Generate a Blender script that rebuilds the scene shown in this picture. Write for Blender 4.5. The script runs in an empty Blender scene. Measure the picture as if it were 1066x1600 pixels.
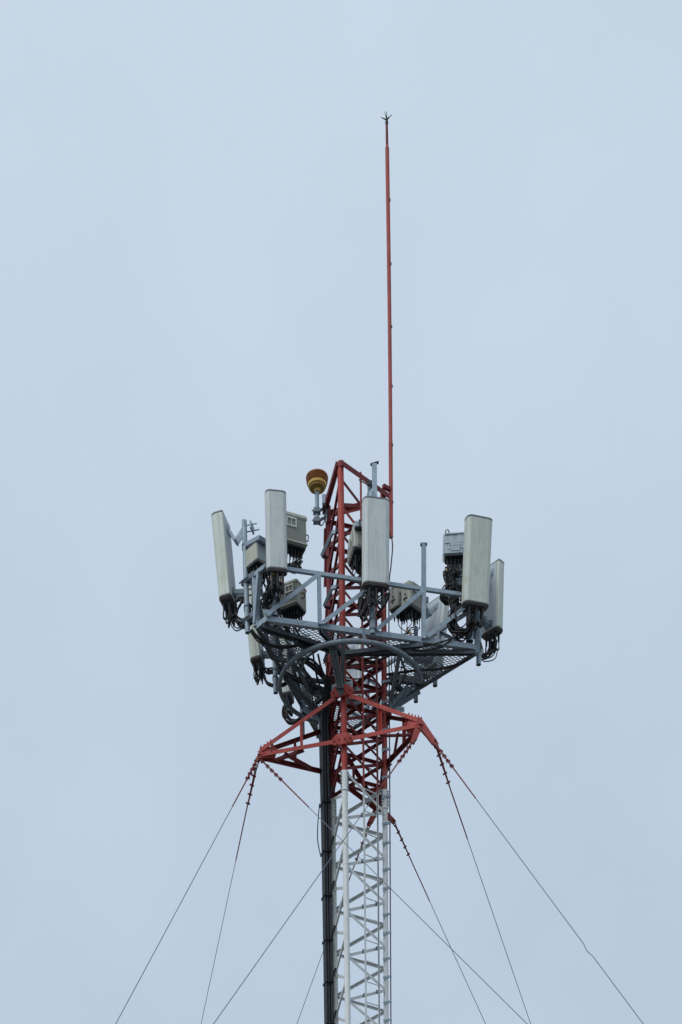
import bpy, math, random
import numpy as np
from mathutils import Vector, Matrix, Quaternion
random.seed(7)
R = math.radians
scn = bpy.context.scene
COL = scn.collection

# ------------------------------------------------------------------ camera
CAM = Vector((-0.4380, -21.0698, 1.6))
FPX, PITCH, ROLL, CY = 1836.56, -0.25, -0.01668, 2683.48      # in pixels of a 1066x1600 frame
fw = Vector((0, math.cos(PITCH), math.sin(PITCH)))
u0 = Vector((0, -math.sin(PITCH), math.cos(PITCH)))
r0 = Vector((1, 0, 0))
rt = math.cos(ROLL)*r0 + math.sin(ROLL)*u0
up = math.cos(ROLL)*u0 - math.sin(ROLL)*r0
cd = bpy.data.cameras.new('camera'); cam = bpy.data.objects.new('camera', cd); COL.objects.link(cam)
m = Matrix((rt, up, -fw)).transposed().to_4x4(); m.translation = CAM
cam.matrix_world = m
cd.sensor_fit = 'VERTICAL'; cd.sensor_height = 36; cd.lens = 36*FPX/1600
cd.shift_y = (CY-800)/1600; cd.shift_x = 0
cd.clip_start = .1; cd.clip_end = 5000
scn.camera = cam

# ------------------------------------------------------------------ sky, sun, exposure
SUN_EL, SUN_AZ = R(50), R(-42)        # azimuth measured from the viewer's side, towards the left
sd = Vector((math.sin(SUN_AZ)*math.cos(SUN_EL), -math.cos(SUN_AZ)*math.cos(SUN_EL), math.sin(SUN_EL)))
w = bpy.data.worlds.new('World'); scn.world = w; w.use_nodes = True
nt = w.node_tree; N = nt.nodes; Lk = nt.links; N.clear()
out = N.new('ShaderNodeOutputWorld')
sky = N.new('ShaderNodeTexSky'); sky.sky_type = 'NISHITA'; sky.sun_disc = False
sky.sun_elevation = SUN_EL; sky.sun_rotation = math.atan2(sd.x, sd.y)
sky.air_density = 1.0; sky.dust_density = 2.0
b1 = N.new('ShaderNodeBackground'); b1.inputs['Strength'].default_value = .06
Lk.new(sky.outputs[0], b1.inputs[0])
tc = N.new('ShaderNodeTexCoord'); sep = N.new('ShaderNodeSeparateXYZ'); Lk.new(tc.outputs['Generated'], sep.inputs[0])
ramp = N.new('ShaderNodeValToRGB'); Lk.new(sep.outputs['Z'], ramp.inputs[0])
e = ramp.color_ramp.elements
e[0].position = 0.0; e[0].color = (.505, .605, .742, 1)
e[1].position = 1.0; e[1].color = (.63, .735, .85, 1)
k = e.new(.42); k.color = (.54, .65, .785, 1)
k = e.new(.62); k.color = (.60, .71, .83, 1)
nz = N.new('ShaderNodeTexNoise'); nz.inputs['Scale'].default_value = 6.0; nz.inputs['Detail'].default_value = 5; nz.inputs['Roughness'].default_value = .5
Lk.new(tc.outputs['Generated'], nz.inputs['Vector'])
mr = N.new('ShaderNodeMapRange'); mr.inputs[1].default_value = .3; mr.inputs[2].default_value = .7; mr.inputs[3].default_value = .962; mr.inputs[4].default_value = 1.038
Lk.new(nz.outputs[0], mr.inputs[0])
b2 = N.new('ShaderNodeBackground'); Lk.new(ramp.outputs[0], b2.inputs[0]); Lk.new(mr.outputs[0], b2.inputs[1])
mx = N.new('ShaderNodeMixShader'); mx.inputs[0].default_value = .93     # mostly high even cloud over the clear sky
Lk.new(b1.outputs[0], mx.inputs[1]); Lk.new(b2.outputs[0], mx.inputs[2]); Lk.new(mx.outputs[0], out.inputs[0])
sl = bpy.data.lights.new('sun', 'SUN'); sl.energy = 1.6; sl.angle = R(50); sl.color = (1, .98, .95)
so = bpy.data.objects.new('sun', sl); COL.objects.link(so); so.location = sd*60
so.rotation_euler = sd.to_track_quat('Z', 'Y').to_euler()
scn.view_settings.view_transform = 'Standard'; scn.view_settings.look = 'None'
scn.view_settings.exposure = 0; scn.view_settings.gamma = 1; scn.view_settings.use_curve_mapping = False
scn.render.film_transparent = False

# ------------------------------------------------------------------ measuring helpers
def proj(P):
    v = Vector(P)-CAM; d = v.dot(fw)
    return 533+FPX*v.dot(rt)/d, CY-FPX*v.dot(up)/d
def at(px, py, Y):                       # the point at depth Y that stands at this spot of the photograph
    d = fw + rt*((px-533)/FPX) + up*(-(py-CY)/FPX)
    return CAM + d*((Y-CAM.y)/d.y)
def atz(px, py, z):
    d = fw + rt*((px-533)/FPX) + up*(-(py-CY)/FPX)
    return CAM + d*((z-CAM.z)/d.z)

# ------------------------------------------------------------------ materials
def mat(name, base, rough=.6, metal=0., var=.12, scale=6., streak=None, streak_amt=.35, bump=.0, spec=.4, grime=None, grime_amt=0.):
    M = bpy.data.materials.new(name); M.use_nodes = True
    t = M.node_tree; n = t.nodes; l = t.links
    b = n['Principled BSDF']; b.inputs['Roughness'].default_value = rough; b.inputs['Metallic'].default_value = metal
    b.inputs['Specular IOR Level'].default_value = spec
    c = n.new('ShaderNodeTexCoord'); oi = n.new('ShaderNodeObjectInfo')
    av = n.new('ShaderNodeVectorMath'); av.operation = 'ADD'; l.new(c.outputs['Object'], av.inputs[0])
    ml = n.new('ShaderNodeMath'); ml.operation = 'MULTIPLY'; ml.inputs[1].default_value = 37.; l.new(oi.outputs['Random'], ml.inputs[0]); l.new(ml.outputs[0], av.inputs[1])
    a = n.new('ShaderNodeTexNoise'); a.inputs['Scale'].default_value = scale; a.inputs['Detail'].default_value = 6; a.inputs['Roughness'].default_value = .62
    l.new(av.outputs[0], a.inputs['Vector'])
    r1 = n.new('ShaderNodeMapRange'); r1.inputs[1].default_value = .3; r1.inputs[2].default_value = .7; r1.inputs[3].default_value = 1-var; r1.inputs[4].default_value = 1+var
    l.new(a.outputs[0], r1.inputs[0])
    hv = n.new('ShaderNodeHueSaturation'); hv.inputs['Color'].default_value = (*base, 1); l.new(r1.outputs[0], hv.inputs['Value'])
    last = hv.outputs[0]
    def over(col, amt, sc, lo, hi):
        nonlocal last
        mp = n.new('ShaderNodeMapping'); mp.inputs['Scale'].default_value = sc; l.new(av.outputs[0], mp.inputs[0])
        q = n.new('ShaderNodeTexNoise'); q.inputs['Scale'].default_value = 1.; q.inputs['Detail'].default_value = 5; l.new(mp.outputs[0], q.inputs['Vector'])
        r2 = n.new('ShaderNodeMapRange'); r2.inputs[1].default_value = lo; r2.inputs[2].default_value = hi; r2.inputs[3].default_value = 0; r2.inputs[4].default_value = amt; l.new(q.outputs[0], r2.inputs[0])
        mi = n.new('ShaderNodeMix'); mi.data_type = 'RGBA'; l.new(r2.outputs[0], mi.inputs[0]); l.new(last, mi.inputs[6]); mi.inputs[7].default_value = (*col, 1)
        last = mi.outputs[2]
    if streak: over(streak, streak_amt, (38, 38, 2.2), .46, .74)
    if grime: over(grime, grime_amt, (9, 9, 7), .52, .75)
    l.new(last, b.inputs['Base Color'])
    if bump:
        bp = n.new('ShaderNodeBump'); bp.inputs['Strength'].default_value = bump; bp.inputs['Distance'].default_value = .004
        l.new(a.outputs[0], bp.inputs['Height']); l.new(bp.outputs[0], b.inputs['Normal'])
    return M
RED   = mat('red_oxide_paint', (.41, .044, .031), .5, var=.2, streak=(.17, .042, .036), streak_amt=.6, grime=(.36, .11, .08), grime_amt=.45, bump=.15)
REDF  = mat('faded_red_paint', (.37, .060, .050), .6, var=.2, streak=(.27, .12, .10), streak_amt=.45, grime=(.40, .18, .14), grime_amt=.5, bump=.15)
REDD  = mat('shaded_red_paint', (.17, .016, .020), .6, var=.2, streak=(.09, .016, .022), streak_amt=.5, grime=(.21, .04, .04), grime_amt=.35, bump=.15)  # tower red with the shade of inner braces and back leg in its colour
WHITE = mat('white_tower_paint', (.74, .77, .755), .5, var=.04, streak=(.56, .58, .56), streak_amt=.35, grime=(.50, .51, .48), grime_amt=.35, bump=.1)
WHITED= mat('shaded_white_paint', (.60, .63, .63), .6, var=.06, streak=(.45, .47, .465), streak_amt=.45, grime=(.47, .48, .46), grime_amt=.4, bump=.1)  # tower white, darkened in colour for the shaded back leg and braces
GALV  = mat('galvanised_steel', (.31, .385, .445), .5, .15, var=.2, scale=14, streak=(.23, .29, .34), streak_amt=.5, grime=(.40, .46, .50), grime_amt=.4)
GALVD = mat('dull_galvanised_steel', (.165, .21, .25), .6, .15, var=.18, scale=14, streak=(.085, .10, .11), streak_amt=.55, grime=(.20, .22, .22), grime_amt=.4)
DULL = mat('shaded_grimy_floor_steel', (.085, .105, .125), .65, .1, var=.2, scale=12, streak=(.055, .065, .075), streak_amt=.5, grime=(.13, .15, .16), grime_amt=.4)  # grimy galvanised steel, colour darkened further to hold the shade under the platform
MESHM = mat('grating_steel', (.13, .155, .175), .6, .3, var=.2, scale=10)
PANEL = mat('antenna_radome_grey', (.60, .655, .645), .48, var=.05, scale=3, streak=(.44, .485, .475), streak_amt=.7, grime=(.47, .50, .46), grime_amt=.6)
PANELG= mat('antenna_radome_greenish', (.585, .64, .57), .48, var=.05, scale=3, streak=(.43, .485, .41), streak_amt=.7, grime=(.45, .475, .385), grime_amt=.65)
PBACK = mat('antenna_back_aluminium', (.47, .525, .56), .5, .05, var=.08, scale=5, streak=(.29, .33, .37), streak_amt=.4)
CAPT  = mat('cap_rim_grey', (.17, .19, .20), .6)
CAPB  = mat('base_cap_brown_grey', (.11, .10, .095), .6, grime=(.06, .06, .06), grime_amt=.6)
BLACK = mat('black_rubber', (.018, .019, .022), .5, var=.25)
FEED  = mat('feeder_jacket_black', (.020, .026, .034), .45, var=.2, scale=10, streak=(.04, .05, .06), streak_amt=.5)
DARKM = mat('dark_steel', (.045, .05, .055), .5, .4)
RUST  = mat('rusty_hardware', (.10, .045, .035), .7, var=.35, scale=30)
RRUB  = mat('radio_housing_beige', (.48, .495, .43), .55, var=.05, grime=(.33, .34, .29), grime_amt=.4, streak=(.32, .33, .28), streak_amt=.35)
RRUG  = mat('radio_fin_grey', (.40, .425, .385), .6, var=.08, streak=(.17, .18, .165), streak_amt=.5)
RRUM  = mat('radio_cast_metal', (.37, .44, .48), .5, .15, var=.1, scale=25, streak=(.23, .27, .29), streak_amt=.4)
FRAMEW= mat('pale_label_frame', (.60, .62, .56), .6)
AMBER = mat('amber_plastic', (.36, .14, .03), .35, var=.15, streak=(.17, .06, .015), streak_amt=.5, spec=.5)
YELLOW= mat('yellow_plastic', (.80, .52, .14), .4, var=.08, grime=(.40, .22, .06), grime_amt=.4)
BRONZE= mat('olive_yellow_base', (.30, .19, .035), .45, var=.15)
TAPEY = mat('yellow_tape', (.52, .30, .06), .6)
TAPEP = mat('pale_cable_tag', (.50, .40, .33), .6)
ORANGE= mat('orange_connector', (.36, .09, .03), .5)
WIRE  = mat('guy_strand_steel', (.13, .15, .18), .5, .4)
REDW  = mat('red_painted_strand', (.16, .022, .028), .6, var=.2, scale=20)
GROUND= mat('dry_earth_and_grass', (.11, .11, .10), .95, var=.4, scale=.6, grime=(.16, .15, .135), grime_amt=.8)
CONC  = mat('concrete', (.33, .32, .30), .9, var=.12, scale=4)

# ------------------------------------------------------------------ mesh building
def frame(d, ref=Vector((0, 0, 1))):
    d = d.normalized()
    if abs(d.dot(ref)) > .985: ref = Vector((0, 1, 0)) if abs(d.y) < .9 else Vector((1, 0, 0))
    s = d.cross(ref).normalized(); return s, s.cross(d).normalized(), d
class MB:
    def __init__(s): s.v = []; s.f = []; s.sm = []; s.mi = []; s.X = None; s.m = 0
    def add(s, vs, fs, smooth=False):
        o = len(s.v)
        for p in vs:
            p = Vector(p); s.v.append(s.X @ p if s.X else p)
        for f in fs:
            s.f.append([i+o for i in f]); s.sm.append(smooth); s.mi.append(s.m)
        return s
    def sweep(s, p, q, prof, ref=Vector((0, 0, 1)), smooth=False, cap=True):   # profile in (side, up) from p to q
        p, q = Vector(p), Vector(q); a, b, d = frame(q-p, Vector(ref)); n = len(prof)
        vs = [p+a*x+b*y for x, y in prof]+[q+a*x+b*y for x, y in prof]
        fs = [[i, (i+1) % n, n+(i+1) % n, n+i] for i in range(n)]
        s.add(vs, fs, smooth)
        if cap: s.add([], []) ; o = len(s.v)-2*n; s.f += [[o+i for i in range(n-1, -1, -1)], [o+n+i for i in range(n)]]; s.sm += [False]*2; s.mi += [s.m]*2
        return s
    def bar(s, p, q, w, h=None, ref=(0, 0, 1)):
        h = h or w
        return s.sweep(p, q, [(-w/2, -h/2), (w/2, -h/2), (w/2, h/2), (-w/2, h/2)], ref)
    def angle(s, p, q, w, t=.006, ref=(0, 0, 1), fx=1, fy=1, h=None):          # steel angle: two flanges
        h = h or w
        pr = [(0, 0), (w, 0), (w, t), (t, t), (t, h), (0, h)]
        pr = [((x-w*.35)*fx, (y-h*.35)*fy) for x, y in pr]
        if fx*fy < 0: pr = pr[::-1]
        return s.sweep(p, q, pr, ref)
    def tube(s, pts, r, n=10, cap=True):
        pts = [Vector(p) for p in pts]; k = len(pts)
        rr = r if isinstance(r, (list, tuple)) else [r]*k
        a, b, d = frame(pts[1]-pts[0]); vs = []
        for i, p in enumerate(pts):
            t = (pts[min(i+1, k-1)]-pts[max(i-1, 0)])
            if t.length < 1e-9: t = d
            t = t.normalized(); a = (a - t*a.dot(t)).normalized(); b = t.cross(a)
            for j in range(n):
                th = 2*math.pi*j/n; vs.append(p+(a*math.cos(th)+b*math.sin(th))*rr[i])
        o = len(s.v); s.add(vs, [])
        for i in range(k-1):
            for j in range(n):
                s.f.append([o+i*n+j, o+i*n+(j+1) % n, o+(i+1)*n+(j+1) % n, o+(i+1)*n+j]); s.sm.append(True); s.mi.append(s.m)
        if cap:
            e0, e1 = list(s.v[o:o+n]), list(s.v[o+(k-1)*n:o+k*n]); c = len(s.v); s.v += e0+e1      # caps keep vertices of their own
            s.f += [[c+j for j in range(n-1, -1, -1)], [c+n+j for j in range(n)]]; s.sm += [False]*2; s.mi += [s.m]*2
        return s
    def ring(s, c, rad, r, n=64, k=10, a0=0, a1=2*math.pi):
        full = abs(a1-a0) > 6.28
        pts = [Vector(c)+Vector((rad*math.cos(a0+(a1-a0)*i/n), rad*math.sin(a0+(a1-a0)*i/n), 0)) for i in range(n+1)]
        return s.tube(pts, r, k, cap=not full)
    def lathe(s, prof, c=(0, 0, 0), n=28):
        c = Vector(c); vs = []
        for r, z in prof:
            for j in range(n):
                t = 2*math.pi*j/n; vs.append(c+Vector((r*math.cos(t), r*math.sin(t), z)))
        fs = [[i*n+j, i*n+(j+1) % n, (i+1)*n+(j+1) % n, (i+1)*n+j] for i in range(len(prof)-1) for j in range(n)]
        s.add(vs, fs, True)
        o = len(s.v)-len(vs)
        s.f += [[o+j for j in range(n-1, -1, -1)], [o+(len(prof)-1)*n+j for j in range(n)]]; s.sm += [False]*2; s.mi += [s.m]*2
        return s
    def box(s, c, d, bev=0.):
        x, y, z = c; a, b, h = d[0]/2, d[1]/2, d[2]/2
        if bev <= 0:
            vs = [(x+i*a, y+j*b, z+k*h) for k in (-1, 1) for j in (-1, 1) for i in (-1, 1)]
            return s.add(vs, [[0, 2, 3, 1], [4, 5, 7, 6], [0, 1, 5, 4], [2, 6, 7, 3], [0, 4, 6, 2], [1, 3, 7, 5]])
        return s.rprism(x, y, z-h, z+h, d[0], d[1], [bev]*4, bev*.5)
    def outline(s, pts2, z0, z1, bev=0.):                # upright prism from a 2D outline, edges eased top and bottom
        n = len(pts2); cx = sum(p[0] for p in pts2)/n; cy = sum(p[1] for p in pts2)/n
        def lay(k, z): return [(cx+(x-cx)*k[0], cy+(y-cy)*k[1], z) for x, y in pts2]
        wx = max(p[0] for p in pts2)-min(p[0] for p in pts2); wy = max(p[1] for p in pts2)-min(p[1] for p in pts2)
        if bev:
            k = (1-2*bev/wx, 1-2*bev/wy); Ls = [lay(k, z0), lay((1, 1), z0+bev), lay((1, 1), z1-bev), lay(k, z1)]
        else: Ls = [lay((1, 1), z0), lay((1, 1), z1)]
        vs = [p for L_ in Ls for p in L_]
        fs = [[i*n+j, i*n+(j+1) % n, (i+1)*n+(j+1) % n, (i+1)*n+j] for i in range(len(Ls)-1) for j in range(n)]
        fs += [list(range(n-1, -1, -1)), [(len(Ls)-1)*n+j for j in range(n)]]
        return s.add(vs, fs)
    def rprism(s, x, y, z0, z1, w, d, rad, bev=0., k=5):
        return s.outline(rrect(x, y, w, d, rad, k), z0, z1, bev)
    def plate(s, pts, t, nrm):
        nrm = Vector(nrm).normalized(); n = len(pts)
        vs = [Vector(p)+nrm*t/2 for p in pts]+[Vector(p)-nrm*t/2 for p in pts]
        return s.add(vs, [list(range(n)), list(range(2*n-1, n-1, -1))]+[[i, n+i, n+(i+1) % n, (i+1) % n] for i in range(n)])
    def bolt(s, p, nrm, r=.011, l=.02, n=6):
        p = Vector(p); nrm = Vector(nrm).normalized()
        return s.tube([p, p+nrm*l], r, n)
    def build(s, name, material, parent=None, world=True, label=None):
        off = Vector((0, 0, 0)); pp = parent if world else None
        while pp: off = off+pp.location; pp = pp.parent
        me = bpy.data.meshes.new(name); me.from_pydata([p-off for p in s.v], [], s.f)
        for mm in (material if isinstance(material, (list, tuple)) else [material]): me.materials.append(mm)
        me.polygons.foreach_set('use_smooth', s.sm); me.polygons.foreach_set('material_index', s.mi); me.update()
        import bmesh
        bm = bmesh.new(); bm.from_mesh(me); bmesh.ops.recalc_face_normals(bm, faces=bm.faces); bm.to_mesh(me); bm.free()
        o = bpy.data.objects.new(name, me); COL.objects.link(o)
        if parent: o.parent = parent
        if label: o['label'] = label
        return o
def rrect(x, y, w, d, rad, k=5):      # corner radii in order: -x-y, +x-y, +x+y, -x+y
    P = []
    for (sx, sy, a0), r in zip(((-1, -1, 180), (1, -1, 270), (1, 1, 0), (-1, 1, 90)), rad):
        cx = x+sx*(w/2-r); cy = y+sy*(d/2-r)
        for i in range(k+1):
            t = R(a0+90*i/k); P.append((cx+r*math.cos(t), cy+r*math.sin(t)))
    return P
def tag(o, label, cat, group=None):
    o['label'] = label; o['category'] = cat
    if group: o['group'] = group
    return o
def thing(name, label, cat, loc, group=None, rz=0.):
    o = bpy.data.objects.new(name, None); COL.objects.link(o); o.empty_display_size = .1
    o.location = Vector(loc); o.rotation_euler = (0, 0, rz); return tag(o, label, cat, group)
def herm(p0, d0, p1, d1, n=14, jit=0.):
    p0, d0, p1, d1 = map(Vector, (p0, d0, p1, d1)); P = []
    for i in range(n+1):
        t = i/n; a = 2*t**3-3*t*t+1; b = t**3-2*t*t+t; c = -2*t**3+3*t*t; d = t**3-t*t
        P.append(p0*a+d0*b+p1*c+d1*d)
    return P
def spl(pts, n=8):                     # smooth curve through points
    pts = [Vector(p) for p in pts]; P = []
    for i in range(len(pts)-1):
        a = pts[max(i-1, 0)]; b = pts[i]; c = pts[i+1]; d = pts[min(i+2, len(pts)-1)]
        P += herm(b, (c-a)*.5, c, (d-b)*.5, n)[:-1]
    return P+[pts[-1]]

# ------------------------------------------------------------------ ground
g = MB(); g.add([(-2500, -2500, 0), (2500, -2500, 0), (2500, 2500, 0), (-2500, 2500, 0)], [[0, 1, 2, 3]])
o = g.build('ground', GROUND); o['kind'] = 'structure'

# ------------------------------------------------------------------ tower
TH = -0.30633; S = .85; RC = S/math.sqrt(3)
def azd(a): return Vector((math.sin(a), -math.cos(a), 0))
LEG = {'F': azd(TH)*RC, 'R': azd(TH+2*math.pi/3)*RC, 'L': azd(TH-2*math.pi/3)*RC}
def lp(k, z): return Vector((LEG[k].x, LEG[k].y, z))
ZT, ZM = 14.745, 10.99                 # top of the legs, change from white to red
tower = thing('lattice_tower', 'tall red and white three legged lattice tower carrying all the antennas', 'tower', (0, 0, 0))
LR = {'F': .045, 'R': .041, 'L': .043}
for k in 'FRL':
    l = MB(); l.tube([lp(k, ZM), lp(k, ZT)], LR[k], 18)
    if k == 'F': l.tube([lp(k, ZT-.01), lp(k, ZT+.012)], LR[k]*.82, 18)
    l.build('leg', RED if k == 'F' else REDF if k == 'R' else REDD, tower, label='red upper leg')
    l = MB(); l.tube([lp(k, .15), lp(k, ZM-.002)], LR[k], 18)
    for z in (9.77, 6.7, 3.6): l.tube([lp(k, z-.004), lp(k, z+.004)], LR[k]+.003, 18)
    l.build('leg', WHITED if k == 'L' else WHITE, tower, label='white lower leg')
    c = MB(); c.tube([lp(k, ZM-.24), lp(k, ZM+.0)], LR[k]+.006, 18); c.tube([lp(k, ZM-.252), lp(k, ZM-.243)], LR[k]+.012, 18)
    sp = c.build('splice_sleeve', WHITED if k == 'L' else WHITE, tower)
    for i in range(5):
        for a in (60, 120, 240, 300):
            d = azd(R(a)); p = lp(k, ZM-.03-.045*i)+d*(LR[k]+.004); b = MB(); b.bolt(p, d, .0095, .02); b.build('bolt', GALVD, sp)
wz = [11.00-.614*i for i in range(0, 18)]
rz = [11.335+.325*i for i in range(0, 11)]; rz = [11.335, 11.655, 11.98, 12.295, 12.617, 12.945, 13.268, 13.597, 13.924, 14.255, 14.57]
FACES = (('F', 'R'), ('R', 'L'), ('L', 'F'))
CEN = Vector((0, 0, 0))
def brace(a, za, b, zb, mt, lane, par=tower, w=.04, kind='diagonal_brace'):
    p, q = lp(a, za), lp(b, zb); d = (q-p).normalized()
    n = ((LEG[a]+LEG[b])/2).normalized()
    p = p+d*(LR[a]*.75)+n*lane; q = q-d*(LR[b]*.75)+n*lane
    m_ = MB(); m_.angle(p, q, w, .006, ref=n, fx=1, fy=-1)
    for e_, s_ in ((p, 1), (q, -1)): m_.bolt(e_+d*.03*s_, n, .009, .014)
    return m_.build(kind, mt, par)
below = MB()
for fi, (a, b) in enumerate(FACES):
    for i in range(len(wz)-1):
        z = wz[i]
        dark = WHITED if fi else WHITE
        if z > 7.6:
            brace(a, z, b, z-.307, dark, -.008)
            if i > 0: brace(a, z, b, z+.307, WHITED, .006)
        else:
            for dz in (-.307, .307):
                p, q = lp(a, z), lp(b, z+dz); d = (q-p).normalized(); n = ((LEG[a]+LEG[b])/2).normalized()
                below.angle(p+d*.03, q-d*.03, .04, .006, ref=n, fx=1, fy=-1)
    for i, z in enumerate(rz):
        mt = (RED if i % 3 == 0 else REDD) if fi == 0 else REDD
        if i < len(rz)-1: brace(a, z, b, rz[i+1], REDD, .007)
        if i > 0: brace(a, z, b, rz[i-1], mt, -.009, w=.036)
    brace(a, 11.335, b, 11.03, REDD, -.009, w=.036); brace(a, 11.03, b, 11.335, REDD, .007)
below.build('diagonal_brace', WHITE, tower)['kind'] = 'stuff'
for i in (3, 6, 9):                                   # small gusset plates where braces cross
    for a, b in FACES:
        pm = (lp(a, rz[i]-.16)+lp(b, rz[i]-.16))/2; n = ((LEG[a]+LEG[b])/2).normalized(); s_ = (LEG[b]-LEG[a]).normalized()
        pl = MB(); pl.plate([pm+s_*-.04+Vector((0, 0, -.03)), pm+s_*.04+Vector((0, 0, -.03)), pm+s_*.04+Vector((0, 0, .03)), pm+s_*-.04+Vector((0, 0, .03))], .005, n)
        pl.build('gusset_plate', REDD, tower)
# top ring of angles
for (a, b), za, zb, ex, mt in ((('F', 'R'), 14.705, 14.705, .05, REDD), (('F', 'L'), 14.705, 14.705, .07, REDD), (('R', 'L'), 14.69, 14.69, .0, REDF)):
    d = (LEG[b]-LEG[a]).normalized(); n = ((LEG[a]+LEG[b])/2).normalized()
    m_ = MB(); m_.angle(lp(a, za)+n*.05-d*.03, lp(b, zb)+n*.05+d*ex, .062, .007, ref=n, fx=1, fy=-1)
    m_.build('top_rail', mt, tower)
m_ = MB(); nF = azd(TH)
m_.plate([lp('F', 14.68)+nF*.046+azd(TH+1.57)*-.07, lp('F', 14.68)+nF*.046+azd(TH+1.57)*.07, lp('F', 14.735)+nF*.046+azd(TH+1.57)*.06, lp('F', 14.735)+nF*.046+azd(TH+1.57)*-.06], .006, nF)
m_.build('gusset_plate', REDD, tower)
# dark red cable-gland plates hung beside the back left leg, one per bay
nL = ((LEG['L']+LEG['F'])/2).normalized(); dL = (LEG['F']-LEG['L']).normalized()
for i, z in enumerate((14.30, 13.95, 13.30, 12.95, 12.62)):
    m_ = MB(); p = lp('L', z)+nL*.05
    m_.angle(p+dL*.02+Vector((0, 0, .16)), p-dL*.06+Vector((0, 0, -.17)), .05, .006, ref=nL, fx=1, fy=-1)
    m_.build('leg_stiffener', REDD, tower)
# ladder on the outside of the front right face
dFR = (LEG['R']-LEG['F']).normalized(); nFR = ((LEG['F']+LEG['R'])/2).normalized()
lad = bpy.data.objects.new('ladder', None); COL.objects.link(lad); lad.parent = tower
fr = (.40, .745)
def ladp(t, z, off=.06): return LEG['F']+dFR*(S*t)+nFR*off+Vector((0, 0, z))
for t in fr:
    for z0_, z1_, mt in ((ZM-.14, 14.75 if t < .5 else 14.60, REDF), (.4, ZM-.14, WHITE)):
        m_ = MB(); m_.bar(ladp(t, z0_), ladp(t, z1_), .034, .009, ref=nFR); m_.build('rail', mt, lad)
lad_r = MB(); zz = 12.0
rung_hi = []
z = .7
while z < 14.5:
    m_ = MB(); m_.tube([ladp(fr[0], z), ladp(fr[1], z)], .0085, 8)
    m_.build('rung', REDD if z > ZM-.14 else WHITE, lad)
    z += .29
m_ = MB(); m_.tube([ladp(.71, .6, .09), ladp(.71, 14.5, .09)], .005, 6); m_.build('safety_line', DARKM, lad)
for z in wz[1:9]:
    for t in fr:
        m_ = MB(); p = ladp(t, z+.614*.5*t, .03); m_.box(p, (.05, .05, .04)); m_.build('rail_clamp', GALVD, lad)
# footing under the tower
f = MB(); f.rprism(0, 0, 0, .15, 2.0, 2.0, [.02]*4, .02); tag(f.build('concrete_footing', CONC), 'square concrete footing under the three legs of the lattice tower', 'footing')

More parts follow.
